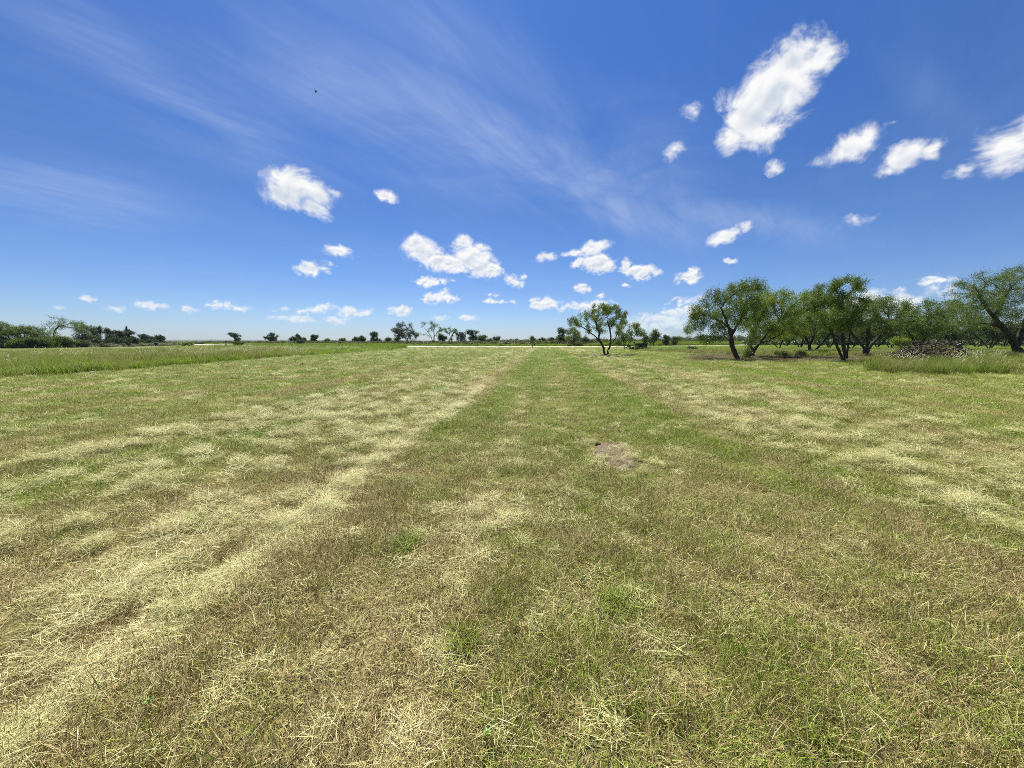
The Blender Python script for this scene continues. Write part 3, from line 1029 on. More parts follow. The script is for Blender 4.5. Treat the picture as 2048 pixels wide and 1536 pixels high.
def along(poly, n_, rg):
    seg = np.linalg.norm(np.diff(poly, axis=0), axis=1)
    cum = np.concatenate([[0], np.cumsum(seg)])
    s = rg.uniform(0, cum[-1], n_)
    k = np.clip(np.searchsorted(cum, s) - 1, 0, len(seg) - 1)
    t = (s - cum[k]) / seg[k]
    p = poly[k] + (poly[k + 1] - poly[k]) * t[:, None]
    d = (poly[k + 1] - poly[k]) / seg[k][:, None]
    return p, np.stack([-d[:, 1], d[:, 0]], 1)


p, nn = along(BELT, 900, rg)
P2 = p + nn * rg.uniform(-1.5, 5.0, 900)[:, None]
put('grey_scrub', scrubp, 5, P2, 1.15, rg, 'grey-green scrub bank at the foot of the left tree belt', 'scrub', .1, .78)


# ------------------------------------------------------------------ trees
def tubes(pos, par, rad_, sides=5):
    """tapered limbs along every parent link; rings are shared where a limb simply continues"""
    n_ = len(pos)
    child = np.where(par >= 0)[0]
    d = pos[child] - pos[par[child]]
    dirn = np.zeros_like(pos)
    dirn[child] = d / (np.linalg.norm(d, axis=1)[:, None] + 1e-9)
    main = np.full(n_, -1)
    for c in child[np.argsort(rad_[child])]:
        main[par[c]] = c
    nd = dirn.copy()
    has = main >= 0
    nd[has] += dirn[main[has]]
    nd /= np.linalg.norm(nd, axis=1)[:, None] + 1e-9

    def ring(c, dr, r):
        ref = np.where(np.abs(dr[:, 2:3]) < .9, np.array([[0, 0, 1.0]]), np.array([[1.0, 0, 0]]))
        u = np.cross(dr, ref)
        u /= np.linalg.norm(u, axis=1)[:, None] + 1e-9
        w_ = np.cross(dr, u)
        a = np.arange(sides) * 2 * np.pi / sides
        return c[:, None, :] + (u[:, None, :] * np.cos(a)[None, :, None] + w_[:, None, :] * np.sin(a)[None, :, None]) * r[:, None, None]
    ismain = main[par[child]] == child
    r0 = np.where(ismain, rad_[par[child]], rad_[child] * 1.1)
    d0 = np.where(ismain[:, None], nd[par[child]], dirn[child])
    A = ring(pos[par[child]], d0, r0)
    B = ring(pos[child], nd[child], rad_[child])
    k = len(child)
    v = np.concatenate([A, B], 1).reshape(-1, 3)
    b0 = (np.arange(k) * 2 * sides)[:, None]
    j = np.arange(sides)[None, :]
    j1 = (j + 1) % sides
    f = np.stack([b0 + j, b0 + j1, b0 + sides + j1, b0 + sides + j], -1).reshape(-1, 4)
    return v, f


def grow(trunks, lobes, n_att, rg, step, kill, tip=.010, expo=2.3, base_r=None, maxit=70):
    pos, par = [], []
    start = {}
    for tr in trunks:
        tr = np.asarray(tr, float)
        key = None
        if pos:
            dd = np.linalg.norm(np.array(pos) - tr[0], axis=1)
            if dd.min() < max(step * 1.2, 1.3):
                key = int(dd.argmin())
        prev = key
        if prev is None:
            pos.append(tr[0])
            par.append(-1)
            prev = len(pos) - 1
        for a, b in zip(tr[:-1], tr[1:]):
            L = np.linalg.norm(b - a)
            m = max(1, int(round(L / step)))
            for q in range(1, m + 1):
                p = a + (b - a) * q / m + rg.normal(0, step * .09, 3)
                pos.append(p)
                par.append(prev)
                prev = len(pos) - 1
    ntrunk = len(pos)
    vol = np.array([max(1e-3, l[1][0] * l[1][1] * l[1][2]) ** .75 for l in lobes])
    cnt = np.maximum(3, (n_att * vol / vol.sum()).astype(int))
    att = []
    for (c, r), k in zip(lobes, cnt):
        d = rg.normal(0, 1, (k, 3))
        d /= np.linalg.norm(d, axis=1)[:, None]
        att.append(np.asarray(c) + d * np.asarray(r) * (rg.random(k)[:, None] ** .45))
    att = np.concatenate(att)
    pos = np.array(pos)
    par = list(par)
    usable = pos[:, 2] > pos[:, 2].min() + step * 2.2
    if not usable.any():
        usable[:] = True
    up = np.where(usable)[0]
    D = np.linalg.norm(att[:, None, :] - pos[up][None, :, :], axis=2)
    near_i = up[D.argmin(1)]
    near_d = D.min(1)
    alive = near_d > kill * .5
    for it in range(maxit):
        if alive.sum() == 0:
            break
        ai = np.where(alive)[0]
        src, inv = np.unique(near_i[ai], return_inverse=True)
        dv = att[ai] - pos[near_i[ai]]
        dv /= np.linalg.norm(dv, axis=1)[:, None] + 1e-9
        sm = np.zeros((len(src), 3))
        np.add.at(sm, inv, dv)
        sm += rg.normal(0, .22, sm.shape) * np.linalg.norm(sm, axis=1)[:, None]
        sm /= np.linalg.norm(sm, axis=1)[:, None] + 1e-9
        new = pos[src] + sm * step
        DD = np.linalg.norm(new[:, None, :] - pos[None, :, :], axis=2)
        ok = DD.min(1) > step * .35
        if not ok.any():
            # nudge: drop the attractors that stall
            alive[ai[rg.random(len(ai)) < .5]] = False
            continue
        new = new[ok]
        base_i = len(pos)
        pos = np.concatenate([pos, new])
        par += list(src[ok])
        Dn = np.linalg.norm(att[:, None, :] - new[None, :, :], axis=2)
        m = Dn.min(1)
        better = m < near_d
        near_i = np.where(better, base_i + Dn.argmin(1), near_i)
        near_d = np.minimum(near_d, m)
        alive &= near_d > kill
    par = np.array(par)
    acc_ = np.zeros(len(pos))
    for i in range(len(pos) - 1, 0, -1):
        if acc_[i] == 0:
            acc_[i] = tip ** expo
        if par[i] >= 0:
            acc_[par[i]] += acc_[i]
    acc_[acc_ == 0] = tip ** expo
    r = acc_ ** (1 / expo)
    r0 = r.copy()
    if base_r:
        u = np.clip((r - tip) / (r.max() - tip + 1e-9), 0, 1)
        r = tip + (base_r - tip) * u ** (1.2 if base_r > r0.max() else 1.0)
    return pos, par, r, ntrunk, r0


def plant(name, loc, trunks, lobes, label, category, seed, n_att=420, step=.28, kill=.34, nleaf=16000, leaf=(.14, .042), mat=None, spread=.20,
          base_r=.16, group=None, leaf_r=.03, droop=.5, bark=None, sides=5, hang=.0, tip=.010):
    """trunks and lobes are in world coordinates; the thing's Empty stands at loc"""
    rg = np.random.default_rng(seed)
    loc = np.asarray(loc, float)
    pos, par, r, nt, r0 = grow(trunks, lobes, n_att, rg, step, kill, base_r=base_r, tip=tip)
    pos = pos - loc
    root = empty(name, loc, label, category, group)
    v, f = tubes(pos, par, r, sides)
    new_mesh('trunk', v, f, bark or M_bark, smooth=True, parent=root)
    thin = np.where((r0 < leaf_r) & (np.arange(len(pos)) >= nt * .6))[0]
    if len(thin) < 5:
        thin = np.arange(nt // 2, len(pos))
    wgt = rg.random(len(thin)) ** 1.4 + .08
    wgt *= .35 + 1.3 * fbm(pos[thin, 0] + pos[thin, 2], pos[thin, 1] - pos[thin, 2], .9, 2, seed % 40)
    k = rg.choice(thin, nleaf, p=wgt / wgt.sum())
    off = rg.normal(0, spread, (nleaf, 3))
    if hang:
        off[:, 2] -= np.abs(rg.normal(0, hang, nleaf))
    p = pos[k] + off
    v, f, a, b_ = leaves(p, leaf[0], leaf[1], rg, droop)
    # neighbouring leaflets share a tone, so that the crown shows sprays and not single specks
    cl = fbm(p[:, 0] * 1.0 + p[:, 2] * .7, p[:, 1] + p[:, 2], 1.6, 3, seed % 30)
    b_ = np.clip(.45 * b_ + .55 * np.repeat(np.clip((cl - .3) * 2.4, 0, 1), 4), 0, 1)
    new_mesh('crown', v, f, mat or M_leaf, {'rnd': a, 'rnd2': b_}, parent=root)
    return root


def px_tree(name, Y, trunks, lobes, label, category='tree', depth=1.0, yoff=0.0, **kw):
    """trunk polylines and crown lobes read off the photograph at distance Y, given real depth"""
    rg = np.random.default_rng(kw.get('seed', 1) + 900)
    tr3 = []
    for ti, tr in enumerate(trunks):
        ydrift = rg.normal(0, .35)
        pts_ = []
        for q, (px, py) in enumerate(tr):
            p = T(px, py, Y + ydrift * q * .45)
            pts_.append(p)
        tr3.append(pts_)
    b0 = tr3[0][0]
    gz = float(H(b0[0], b0[1]))
    for tr in tr3:
        if tr[0][2] < gz + .5 and abs(tr[0][2] - gz) < .5:
            tr[0] = np.array((tr[0][0], tr[0][1], gz - .05))
    lb = []
    halfw = (max(l[0] for l in lobes) - min(l[0] for l in lobes)) / 2 / FPX * Y
    for l in lobes:
        px, py, rx, ry = l[:4]
        dy_ = l[4] if len(l) > 4 else np.clip(rg.normal(0, .48), -.8, .8) * halfw
        c = T(px, py, Y + dy_)
        lb.append((c, (rx / FPX * Y, max(rx, ry) / FPX * Y * depth, ry / FPX * Y)))
    return plant(name, (b0[0], b0[1], gz), tr3, lb, label, category, **kw)


# the tree standing alone in the lawn
px_tree('mesquite_tree', 46, [
    [(1209, 711), (1208, 700), (1205, 690), (1197, 679), (1184, 667), (1168, 656)],
    [(1217, 711), (1216, 702), (1220, 691), (1222, 676), (1220, 658), (1214, 640)],
    [(1221, 690), (1230, 677), (1238, 662), (1245, 648)],
    [(1197, 679), (1199, 665), (1193, 650), (1188, 638)]],
    [(1150, 640, 14, 9), (1140, 650, 9, 6), (1172, 630, 17, 12), (1184, 618, 11, 11), (1205, 622, 18, 14), (1222, 618, 17, 14), (1240, 628, 12, 14), (1190, 642, 22, 12), (1222, 642, 22, 15),
     (1250, 628, 6, 9), (1205, 612, 8, 8), (1252, 645, 7, 7), (1178, 662, 9, 5), (1238, 658, 12, 10), (1160, 650, 12, 8), (1204, 660, 12, 6)],
    'mesquite with two leaning dark trunks standing alone in the mown lawn', seed=3, n_att=430, nleaf=24000, step=.24, kill=.30, spread=.14, leaf=(.14, .045), mat=M_leaf, base_r=.19, leaf_r=.028)

G_MESQ = 'mesquite trees of the grove'
px_tree('mesquite_tree', 36.5, [
    [(1476, 719), (1470, 708), (1465, 692), (1461, 672), (1457, 652), (1450, 634), (1442, 616)],
    [(1461, 672), (1470, 658), (1480, 640), (1490, 620)],
    [(1457, 652), (1440, 642), (1420, 632), (1402, 628)],
    [(1486, 718), (1494, 700), (1502, 684), (1508, 668), (1512, 650)]],
    [(1395, 632, 24, 24), (1412, 612, 22, 24), (1440, 592, 22, 22), (1385, 655, 16, 12), (1466, 584, 26, 20), (1498, 574, 32, 16), (1440, 640, 30, 22), (1480, 618, 30, 30), (1368, 655, 7, 8), (1405, 678, 20, 9), (1430, 670, 18, 14),
     (1500, 600, 26, 20), (1376, 668, 8, 6), (1490, 560, 14, 7), (1525, 572, 14, 12)],
    'mesquite with forked leaning trunks at the lawn-side end of the grove, crown sweeping low', seed=5, n_att=720, nleaf=40000, spread=.17, hang=.12, group=G_MESQ, base_r=.22)
px_tree('mesquite_tree', 42, [
    [(1504, 715), (1507, 702), (1518, 687), (1532, 670), (1548, 655), (1562, 640)],
    [(1507, 702), (1500, 690), (1503, 672), (1512, 652)],
    [(1518, 687), (1540, 680), (1562, 668), (1580, 655)]],
    [(1512, 615, 34, 26), (1560, 610, 38, 26), (1540, 640, 46, 18), (1590, 640, 34, 26), (1600, 602, 26, 22), (1572, 588, 22, 12), (1530, 660, 34, 12), (1500, 640, 24, 22), (1538, 592, 28, 16), (1480, 655, 20, 12), (1600, 665, 28, 12), (1560, 672, 30, 8)],
    'bright yellow-green mesquite whose trunks lean away from the forked one beside it', seed=6, n_att=760, nleaf=56000, spread=.19, mat=M_leaf_b, group=G_MESQ, base_r=.25)
px_tree('mesquite_tree', 58, [
    [(1621, 705), (1619, 692), (1612, 676), (1602, 660), (1590, 645)],
    [(1626, 705), (1638, 692), (1654, 676), (1668, 660)],
    [(1619, 692), (1626, 676), (1630, 658), (1632, 640)]],
    [(1608, 625, 36, 24), (1660, 618, 34, 28), (1636, 596, 30, 18), (1600, 655, 24, 14), (1668, 645, 24, 18), (1640, 575, 16, 10), (1620, 670, 26, 10), (1585, 620, 20, 18), (1575, 650, 20, 14)],
    'mesquite with a low V-shaped fork growing in the straw-coloured grass', seed=7, n_att=520, nleaf=30000, leaf=(.18, .07), spread=.22, group=G_MESQ, base_r=.27)
px_tree('mesquite_tree', 33.5, [
    [(1686, 722), (1680, 706), (1672, 688), (1664, 668), (1652, 644), (1640, 622)],
    [(1691, 722), (1688, 702), (1686, 672), (1683, 642), (1678, 612), (1676, 588)],
    [(1696, 722), (1695, 702), (1698, 677), (1702, 652), (1706, 628)],
    [(1678, 612), (1688, 596), (1702, 584), (1712, 572)]],
    [(1678, 568, 18, 16), (1692, 556, 12, 10), (1714, 562, 13, 13), (1640, 590, 26, 20), (1650, 636, 32, 20), (1702, 612, 30, 26), (1726, 578, 8, 8), (1690, 640, 36, 18), (1668, 600, 26, 20), (1625, 612, 20, 20), (1724, 600, 10, 10)],
    'tallest mesquite of the grove front, three dark trunks rising from one flared foot', seed=8, n_att=700, nleaf=38000, spread=.16, hang=.10, group=G_MESQ, base_r=.21)
px_tree('mesquite_tree', 44, [
    [(1730, 713), (1730, 702), (1724, 690), (1712, 676), (1700, 662), (1690, 648)],
    [(1733, 706), (1740, 692), (1755, 677), (1773, 661), (1792, 646)],
    [(1731, 702), (1735, 682), (1736, 660), (1740, 640)]],
    [(1728, 625, 28, 20), (1762, 612, 32, 20), (1798, 615, 32, 22), (1770, 648, 46, 16), (1815, 640, 24, 20), (1748, 600, 22, 12), (1705, 645, 26, 20), (1780, 598, 16, 8), (1830, 625, 12, 10)],
    'mesquite with a short stout trunk spreading into wide arms behind the weed patch', seed=9, n_att=620, nleaf=40000, spread=.19, group=G_MESQ, base_r=.30)
px_tree('mesquite_tree', 60, [
    [(1838, 702), (1842, 688), (1850, 672), (1862, 656)],
    [(1838, 702), (1832, 688), (1822, 672), (1812, 658)]],
    [(1830, 632, 34, 24), (1868, 622, 32, 22), (1850, 650, 46, 18), (1890, 640, 22, 18), (1840, 670, 30, 12), (1855, 606, 18, 10)],
    'dense dark mesquite directly behind the heap of dead branches', seed=10, n_att=420, nleaf=19000, leaf=(.19, .075), spread=.24, group=G_MESQ, base_r=.28)
px_tree('mesquite_tree', 66, [
    [(1926, 702), (1918, 690), (1910, 675), (1900, 658)],
    [(1928, 702), (1934, 688), (1942, 672)]],
    [(1895, 622, 32, 20), (1930, 632, 34, 22), (1865, 640, 24, 16), (1900, 655, 44, 14), (1955, 645, 22, 18), (1915, 606, 18, 9)],
    'mesquite with two short dark trunks between the dead branch heap and the big leaning tree', seed=12, n_att=420, nleaf=17000, leaf=(.19, .075), spread=.24, group=G_MESQ, base_r=.28)
px_tree('mesquite_tree', 47.5, [
    [(2040, 711), (2032, 696), (2023, 677), (2010, 657), (1990, 636), (1970, 612), (1957, 588), (1948, 570)],
    [(2010, 657), (1992, 650), (1965, 647), (1938, 650)],
    [(2032, 696), (2040, 674), (2048, 652), (2060, 622), (2066, 596)],
    [(1990, 636), (2000, 612), (2012, 590), (2022, 572)]],
    [(1918, 590, 26, 24), (1948, 566, 32, 18), (1990, 562, 42, 22), (2040, 556, 46, 26), (1955, 608, 42, 20), (2018, 600, 56, 30), (1925, 642, 34, 10), (2080, 590, 40, 46), (1990, 632, 40, 12), (2060, 540, 36, 16), (1902, 612, 12, 18), (2050, 630, 40, 20)],
    'largest mesquite, thick trunk leaning over the rough grass with a broad umbrella crown', seed=13, n_att=900, nleaf=64000, step=.32, kill=.36, spread=.22, hang=.1, base_r=.46, group=G_MESQ, sides=7)
px_tree('mesquite_sapling', 56, [[(1802, 702), (1802, 694), (1798, 688)], [(1802, 696), (1808, 688)]],
        [(1798, 682, 12, 7), (1810, 684, 9, 6)], 'small bright green mesquite sapling in the open grass between dark trunks', seed=14, n_att=90, nleaf=2600, base_r=.05,
        mat=M_leaf_b, leaf=(.18, .07), step=.2, kill=.24)
px_tree('mesquite_tree', 76, [[(1250, 699), (1249, 690), (1246, 680)], [(1250, 696), (1258, 686), (1268, 674)]],
        [(1246, 672, 18, 10), (1270, 660, 18, 13), (1284, 668, 9, 9), (1258, 652, 6, 6), (1240, 684, 14, 7), (1276, 650, 6, 6)],
        'small drooping mesquite between the lone lawn tree and the dark green box', seed=15, n_att=240, nleaf=7000, base_r=.10, leaf=(.22, .09), spread=.22, step=.32, kill=.4)


# grove interior: copies of three mesquites with their own place, turn and size
def free_tree(seed, h, w, n_att, nleaf, mat, label, group, forks=3):
    rg = np.random.default_rng(seed)
    tr = []
    for k in range(forks):
        a = k * 2 * np.pi / forks + rg.normal(0, .4)
        l = rg.uniform(.25, .42) * w
        tr.append([(0, 0, -.1), (math.cos(a) * l * .12, math.sin(a) * l * .12, .12 * h), (math.cos(a) * l * .5, math.sin(a) * l * .5, .34 * h), (math.cos(a) * l, math.sin(a) * l, .55 * h)])
    lb = []
    for k in range(11):
        a = rg.random() * 2 * np.pi
        q = rg.uniform(.1, .36) * w
        lb.append(((math.cos(a) * q, math.sin(a) * q, h * rg.uniform(.52, .82)), (w * .17, w * .17, h * .13)))
    return plant('mesquite_tree', (0, 0, 0), tr, lb, label, 'tree', seed, n_att=n_att, nleaf=nleaf, mat=mat, group=group, spread=.25, leaf=(.21, .085), step=.34, kill=.42, base_r=.20)


G_DEEP = 'mesquites deep in the grove'
L_DEEP = 'dark mesquite far back in the shaded grove, mostly hidden behind nearer trees'
protos_t = [free_tree(50 + k, h, w, 300, 9500, mt, L_DEEP, G_DEEP) for k, (h, w, mt) in enumerate([(6.2, 8.2, M_leaf), (5.6, 7.6, M_leaf_d), (6.8, 7.4, M_leaf)])]
rg = np.random.default_rng(60)
deep = [(1556, 74), (1598, 82), (1655, 78), (1700, 70), (1752, 84), (1778, 74), (1815, 88), (1862, 92), (1893, 80), (1948, 88), (1975, 70), (2003, 92), (2030, 78), (1570, 104), (1640, 110), (1720, 106), (1800, 116), (1880, 112), (1960, 108),
        (2046, 104), (2085, 66), (2140, 60), (1985, 128), (1840, 132), (1765, 134), (1680, 128), (1918, 104), (2120, 90), (2200, 80)]
for i, (px, Yd) in enumerate(deep):
    x = (px - 1024) / FPX * Yd
    loc = (x, Yd, float(H(x, Yd)))
    rz = rg.random() * 6.28
    sc_ = rg.uniform(.88, 1.15)
    if i < 3:
        protos_t[i].location = loc
        protos_t[i].rotation_euler = (0, 0, rz)
        protos_t[i].scale = (sc_,) * 3
    else:
        copy_tree(protos_t[rg.integers(0, 3)], loc, rz, sc_)


# trees beyond the road, each shaped after its silhouette
def far_tree(px, top, hw, Y, label, seed, kind='dark', lean=0.0, group='trees beyond the road', base=None, dense=1.0, cat='tree', name='tree', trunks=None, lobes=None):
    rg = np.random.default_rng(seed)
    x = (px - 1024) / FPX * Y
    gz = float(H(x, Y))
    k = Y / FPX
    zt = EYE + (684 - top) * k
    h = zt - gz
    w = hw * k * 1.2
    mt = {'dark': M_leaf_d, 'mid': M_leaf_m, 'light': M_shrub, 'olive': M_leaf}[kind]
    if trunks is None:
        trunks = []
        for q in range(2):
            a = rg.uniform(0, 6.28)
            trunks.append([(x, Y, gz - .1), (x + lean * w * .3, Y, gz + h * .18), (x + lean * w * .8 + math.cos(a) * w * .25, Y + math.sin(a) * w * .25, gz + h * .5), (x + lean * w + math.cos(a) * w * .35, Y + math.sin(a) * w * .3, gz + h * .68)])
    else:
        trunks = [[(x + u * w, Y + rg.normal(0, .3) * (i_ > 0), gz + v * h - (.1 if v == 0 else 0)) for i_, (u, v) in enumerate(tr)] for tr in trunks]
    if lobes is None:
        lb = []
        for q in range(8):
            a = rg.uniform(0, 6.28)
            rr = rg.uniform(.2, .62)
            lb.append(((x + lean * w * .7 + math.cos(a) * rr * w, Y + math.sin(a) * rr * w, gz + h * (.84 - .58 * rg.random() ** 1.3)), (w * .36, w * .36, h * .17)))
        lb.append(((x + lean * w, Y, gz + h * .84), (w * .4, w * .4, h * .15)))
    else:
        lb = [((x + u * w, Y + rg.normal(0, .25) * w, gz + v * h), (a_ * w, a_ * w, b_ * h)) for u, v, a_, b_ in lobes]
    s = max(.5, w * .11)
    return plant(name, (x, Y, gz), trunks, lb, label, cat, seed, n_att=int(170 * min(1.5, dense + .3)), step=s * .9, kill=s, nleaf=int(4400 * dense), leaf=(Y * .0019, Y * .0010), mat=mt,
                 spread=s * .52, base_r=.018 * h + .05, group=group, leaf_r=.09, droop=.2, sides=4, tip=.02)


far_tree(477, 665, 13, 215, 'wind-bent small tree above the low bright green bush, beyond the gravel road', 101, 'dark', -.25)
far_tree(545, 665, 14, 195, 'round dark tree standing alone over the seed heads, next along from the wind-bent one', 102, 'dark')
far_tree(588, 672, 10, 195, 'low bushy tree just behind the half-hidden dark box', 103, 'mid', .2)
far_tree(600, 667, 5, 200, 'thin upright treetop poking out beside the low bushy tree', 104, 'dark', dense=.6)
far_tree(609, 675, 7, 205, 'small pale green tree directly over the half-hidden dark box', 105, 'light', dense=.7)
far_tree(629, 669, 9, 190, 'compact dark tree a little to the right of the half-hidden dark box', 106, 'mid')
far_tree(657, 678, 7, 185, 'low pale tree barely rising above the brush line', 107, 'light', dense=.6)
far_tree(687, 676, 8, 175, 'low light green bush tree in the gap between compact and round trees', 108, 'light', dense=.7)
far_tree(714, 675, 8, 170, 'short bushy tree touching a wider spiky one', 109, 'mid', dense=.7)
far_tree(727, 671, 10, 168, 'wide spiky-topped small tree left of the neat round one', 110, 'dark', dense=.9)
far_tree(753, 663, 11, 160, 'neat round dark tree standing just before the big double-crowned one', 111, 'dark')
far_tree(779, 676, 8, 158, 'low shrubby tree at the foot of the big double-crowned one', 112, 'mid', dense=.6)
far_tree(794, 655, 15, 152, 'ragged dark tree forming the lower half of the big double crown', 113, 'dark', .1, dense=1.0)
far_tree(815, 643, 24, 150, 'broadest dark tree beyond the road, dome crown with see-through top', 114, 'dark', dense=1.6,
         trunks=[[(0, 0), (-.05, .25), (-.3, .5), (-.35, .8)], [(0, 0), (.05, .3), (.3, .5), (.5, .6)], [(.15, 0), (.4, .15), (.6, .3)]],
         lobes=[(-.5, .5, .4, .25), (0, .45, .45, .25), (.4, .5, .4, .22), (.1, .72, .3, .15), (-.35, .82, .25, .12), (-.1, .95, .15, .06), (.8, .45, .22, .12), (.2, .88, .15, .07)])
far_tree(868, 641, 23, 150, 'gaunt half-bare tree with a bent main limb and thin sprays of leaves', 115, 'olive', dense=.55,
         trunks=[[(0, 0), (-.1, .3), (-.35, .5), (-.65, .68), (-.8, .88)], [(0, 0), (.05, .35), (.05, .6), (.2, .8)], [(-.1, .3), (-.5, .42), (-.95, .45)], [(.05, .35), (.4, .55), (.75, .62)]],
         lobes=[(-.7, .9, .2, .08), (-.8, .72, .12, .08), (-.1, .85, .25, .1), (.25, .8, .2, .1), (.55, .65, .3, .1), (.9, .6, .15, .1), (-.2, .65, .2, .1)])
far_tree(884, 667, 10, 148, 'dense low green tree tucked under the gaunt half-bare one', 116, 'mid')
far_tree(902, 654, 13, 150, 'slender airy tree with tufted bare branches next to the gaunt one', 117, 'olive', dense=.4,
         trunks=[[(0, 0), (.05, .3), (-.1, .6), (-.2, .9)], [(.05, .3), (.3, .6), (.6, .75)], [(-.1, .6), (-.5, .75)]],
         lobes=[(-.2, .92, .3, .08), (-.5, .72, .2, .1), (.5, .78, .4, .12), (.8, .62, .2, .08), (0, .3, .3, .08), (.1, .75, .2, .1)])
far_tree(921, 663, 10, 146, 'narrow tilted dark tree between the slender airy one and the solid one', 118, 'dark', .2, dense=.8)
far_tree(946, 659, 13, 145, 'solid dark round tree, last tall one before the low open skyline', 119, 'dark', dense=1.2)
far_tree(965, 670, 11, 143, 'pale green fluffy tree against the flank of the solid dark one', 120, 'light', dense=.8)
far_tree(981, 677, 7, 143, 'very low shrubby tree beyond the pale fluffy one', 121, 'mid', dense=.5)
far_tree(994, 673, 8, 142, 'low feather-topped tree where the open skyline begins', 122, 'mid', dense=.6)
far_tree(1064, 674, 7, 132, 'grey-green rounded bush directly behind the slim steel post', 123, 'light', cat='bush', name='bush', dense=.6)
far_tree(1084, 676, 10, 150, 'low dark dome-shaped tree just right of the slim steel post', 124, 'dark', dense=.6)
far_tree(1104, 675, 8, 150, 'small dark dome tree at the edge of the dense dark clump', 125, 'dark', dense=.6)
far_tree(1120, 656, 15, 128, 'dense dark tree half covered by a brighter one, left of the lone lawn tree', 126, 'dark', dense=1.5)
far_tree(1147, 654, 21, 120, 'dense yellow-green tree just behind the left branches of the lone lawn tree', 127, 'olive', dense=2.0)
far_tree(1168, 674, 9, 126, 'low dark tree under the left branches of the lone lawn tree', 128, 'dark', dense=.7)
far_tree(1192, 677, 12, 130, 'low dark tree seen between the two trunks of the lone lawn tree', 129, 'dark', dense=.7)
far_tree(1306, 659, 13, 112, 'rounded leafy tree rising over the bright green bank right of the dark green box', 130, 'mid', dense=1.2)
far_tree(1290, 672, 10, 116, 'low leafy tree directly above the dark green box', 131, 'dark', dense=.8)
far_tree(1330, 671, 10, 130, 'small dark tree between the rounded leafy one and the grove', 132, 'dark', dense=.8)
far_tree(1350, 673, 11, 132, 'low spreading tree beside the first low branches of the grove', 133, 'mid', dense=.8)

# far mass of woods closing the skyline at the right of the road and behind the grove
rg = np.random.default_rng(70)
farp = make_protos('farwood', 4, leafclump(380, 4.2, .9, .45, .9), M_far)
xw = rg.uniform(-20, 420, 900)
yw = rg.uniform(255, 330, 900)
P2 = np.stack([xw, yw], 1)
put('distant_woods', farp, 4, P2, 1.0, rg, 'unbroken dark line of distant woods low on the skyline', 'woods', .05, .62 + .5 * smooth01((xw - 60) / 120) + .3 * (fbm(xw, yw, .03, 3, 3) - .5))
xw = rg.uniform(60, 330, 700)
yw = rg.uniform(138, 190, 700)
P2 = np.stack([xw, yw], 1)
P2 = P2[P2[:, 0] > .62 * P2[:, 1]]
put('grove_backdrop_woods', farp, 4, P2, 1.0, rg, 'dark mass of woods closing the view behind the mesquite grove', 'woods', .05, .75)

# ---- left tree belt
G_BELT = 'trees of the left belt'


def belt_tree(px, base_py, top, hw, label, seed, kind='dark', dense=1.4, cat='tree', name='tree', Y=None, **kw):
    return far_tree(px, top, hw, Y, label, seed, kind, group=G_BELT, dense=dense, cat=cat, name=name, **kw)


belt_tree(-6, 0, 636, 16, 'tall treetop cut by the left edge of the view', 200, 'dark', Y=98, dense=1.2)
belt_tree(18, 0, 644, 30, 'wide dark olive tree nearest the left edge of the view', 201, 'olive', Y=100, dense=2.4)
belt_tree(52, 0, 647, 26, 'flat-topped olive tree with a few dead twigs on its crown', 202, 'olive', Y=101, dense=2.2)
belt_tree(84, 0, 650, 28, 'low wind-swept tree with bare limbs arching over a gap of sky', 203, 'olive', Y=103, dense=1.6)
belt_tree(114, 0, 636, 40, 'lone forked tree with a leaning Y-shaped trunk and thin one-sided crown', 204, 'olive', Y=112, dense=.9,
          trunks=[[(0, 0), (0, .40), (-.10, .55), (-.22, .68), (-.26, .8)], [(0, .40), (.14, .58), (.24, .72), (.36, .82)], [(.24, .72), (.5, .72), (.75, .66)]],
          lobes=[(-.25, .72, .12, .08), (-.12, .85, .16, .04), (.42, .88, .2, .1), (.62, .8, .24, .12), (.85, .72, .2, .1), (.55, .66, .2, .08), (1.0, .6, .2, .08), (.3, .97, .12, .04), (.9, .5, .15, .06), (.15, .62, .08, .06)])
belt_tree(166, 0, 646, 16, 'thin-crowned tree with sky showing through, next to the forked one', 205, 'mid', Y=124, dense=.9)
belt_tree(184, 0, 648, 14, 'fuller leafy tree merging with the thin-crowned one', 206, 'mid', Y=126, dense=1.2)
belt_tree(203, 0, 652, 13, 'dark knobbly tree in the middle of the belt', 207, 'dark', Y=130, dense=1.3)
belt_tree(222, 0, 655, 12, 'dark tree stepping down towards the dense thicket', 208, 'dark', Y=134, dense=1.2)
belt_tree(242, 0, 660, 15, 'dense blue-green tree left of the dead stub', 209, 'dark', Y=140, dense=1.8)
belt_tree(264, 0, 659, 14, 'dense dark tree carrying the broken dead stub on top', 210, 'dark', Y=144, dense=1.8)
belt_tree(290, 0, 667, 13, 'low dark tree with one slanting bare twig', 211, 'dark', Y=158, dense=1.4)
belt_tree(306, 0, 673, 9, 'lowest dark tree linking the last two clumps of the belt', 212, 'dark', Y=165, dense=1.0)
belt_tree(324, 0, 670, 13, 'last tree of the belt, with a tuft reaching out over the road end', 213, 'dark', Y=172, dense=1.3)
G_SHR = 'green shrubs below the left belt'
rg = np.random.default_rng(71)
shl = ['round dark green shrub at the left edge of the view', 'broad mid green shrub beneath the flat-topped tree', 'green shrub below the wind-swept limbs', 'bright yellow-green shrub at the foot of the forked tree',
       'wide green shrub just right of the forked trunk', 'low dark shrub beneath the thin-crowned tree', 'dark shrub below the knobbly tree', 'deep green shrub in front of the dense thicket', 'dark shrub filling the belt under the dead stub',
       'dark shrub at the foot of the low slanting-twig tree', 'dark shrub joining the lowest tree to the last one', 'last dark shrub of the belt, next to the grey meter housing']
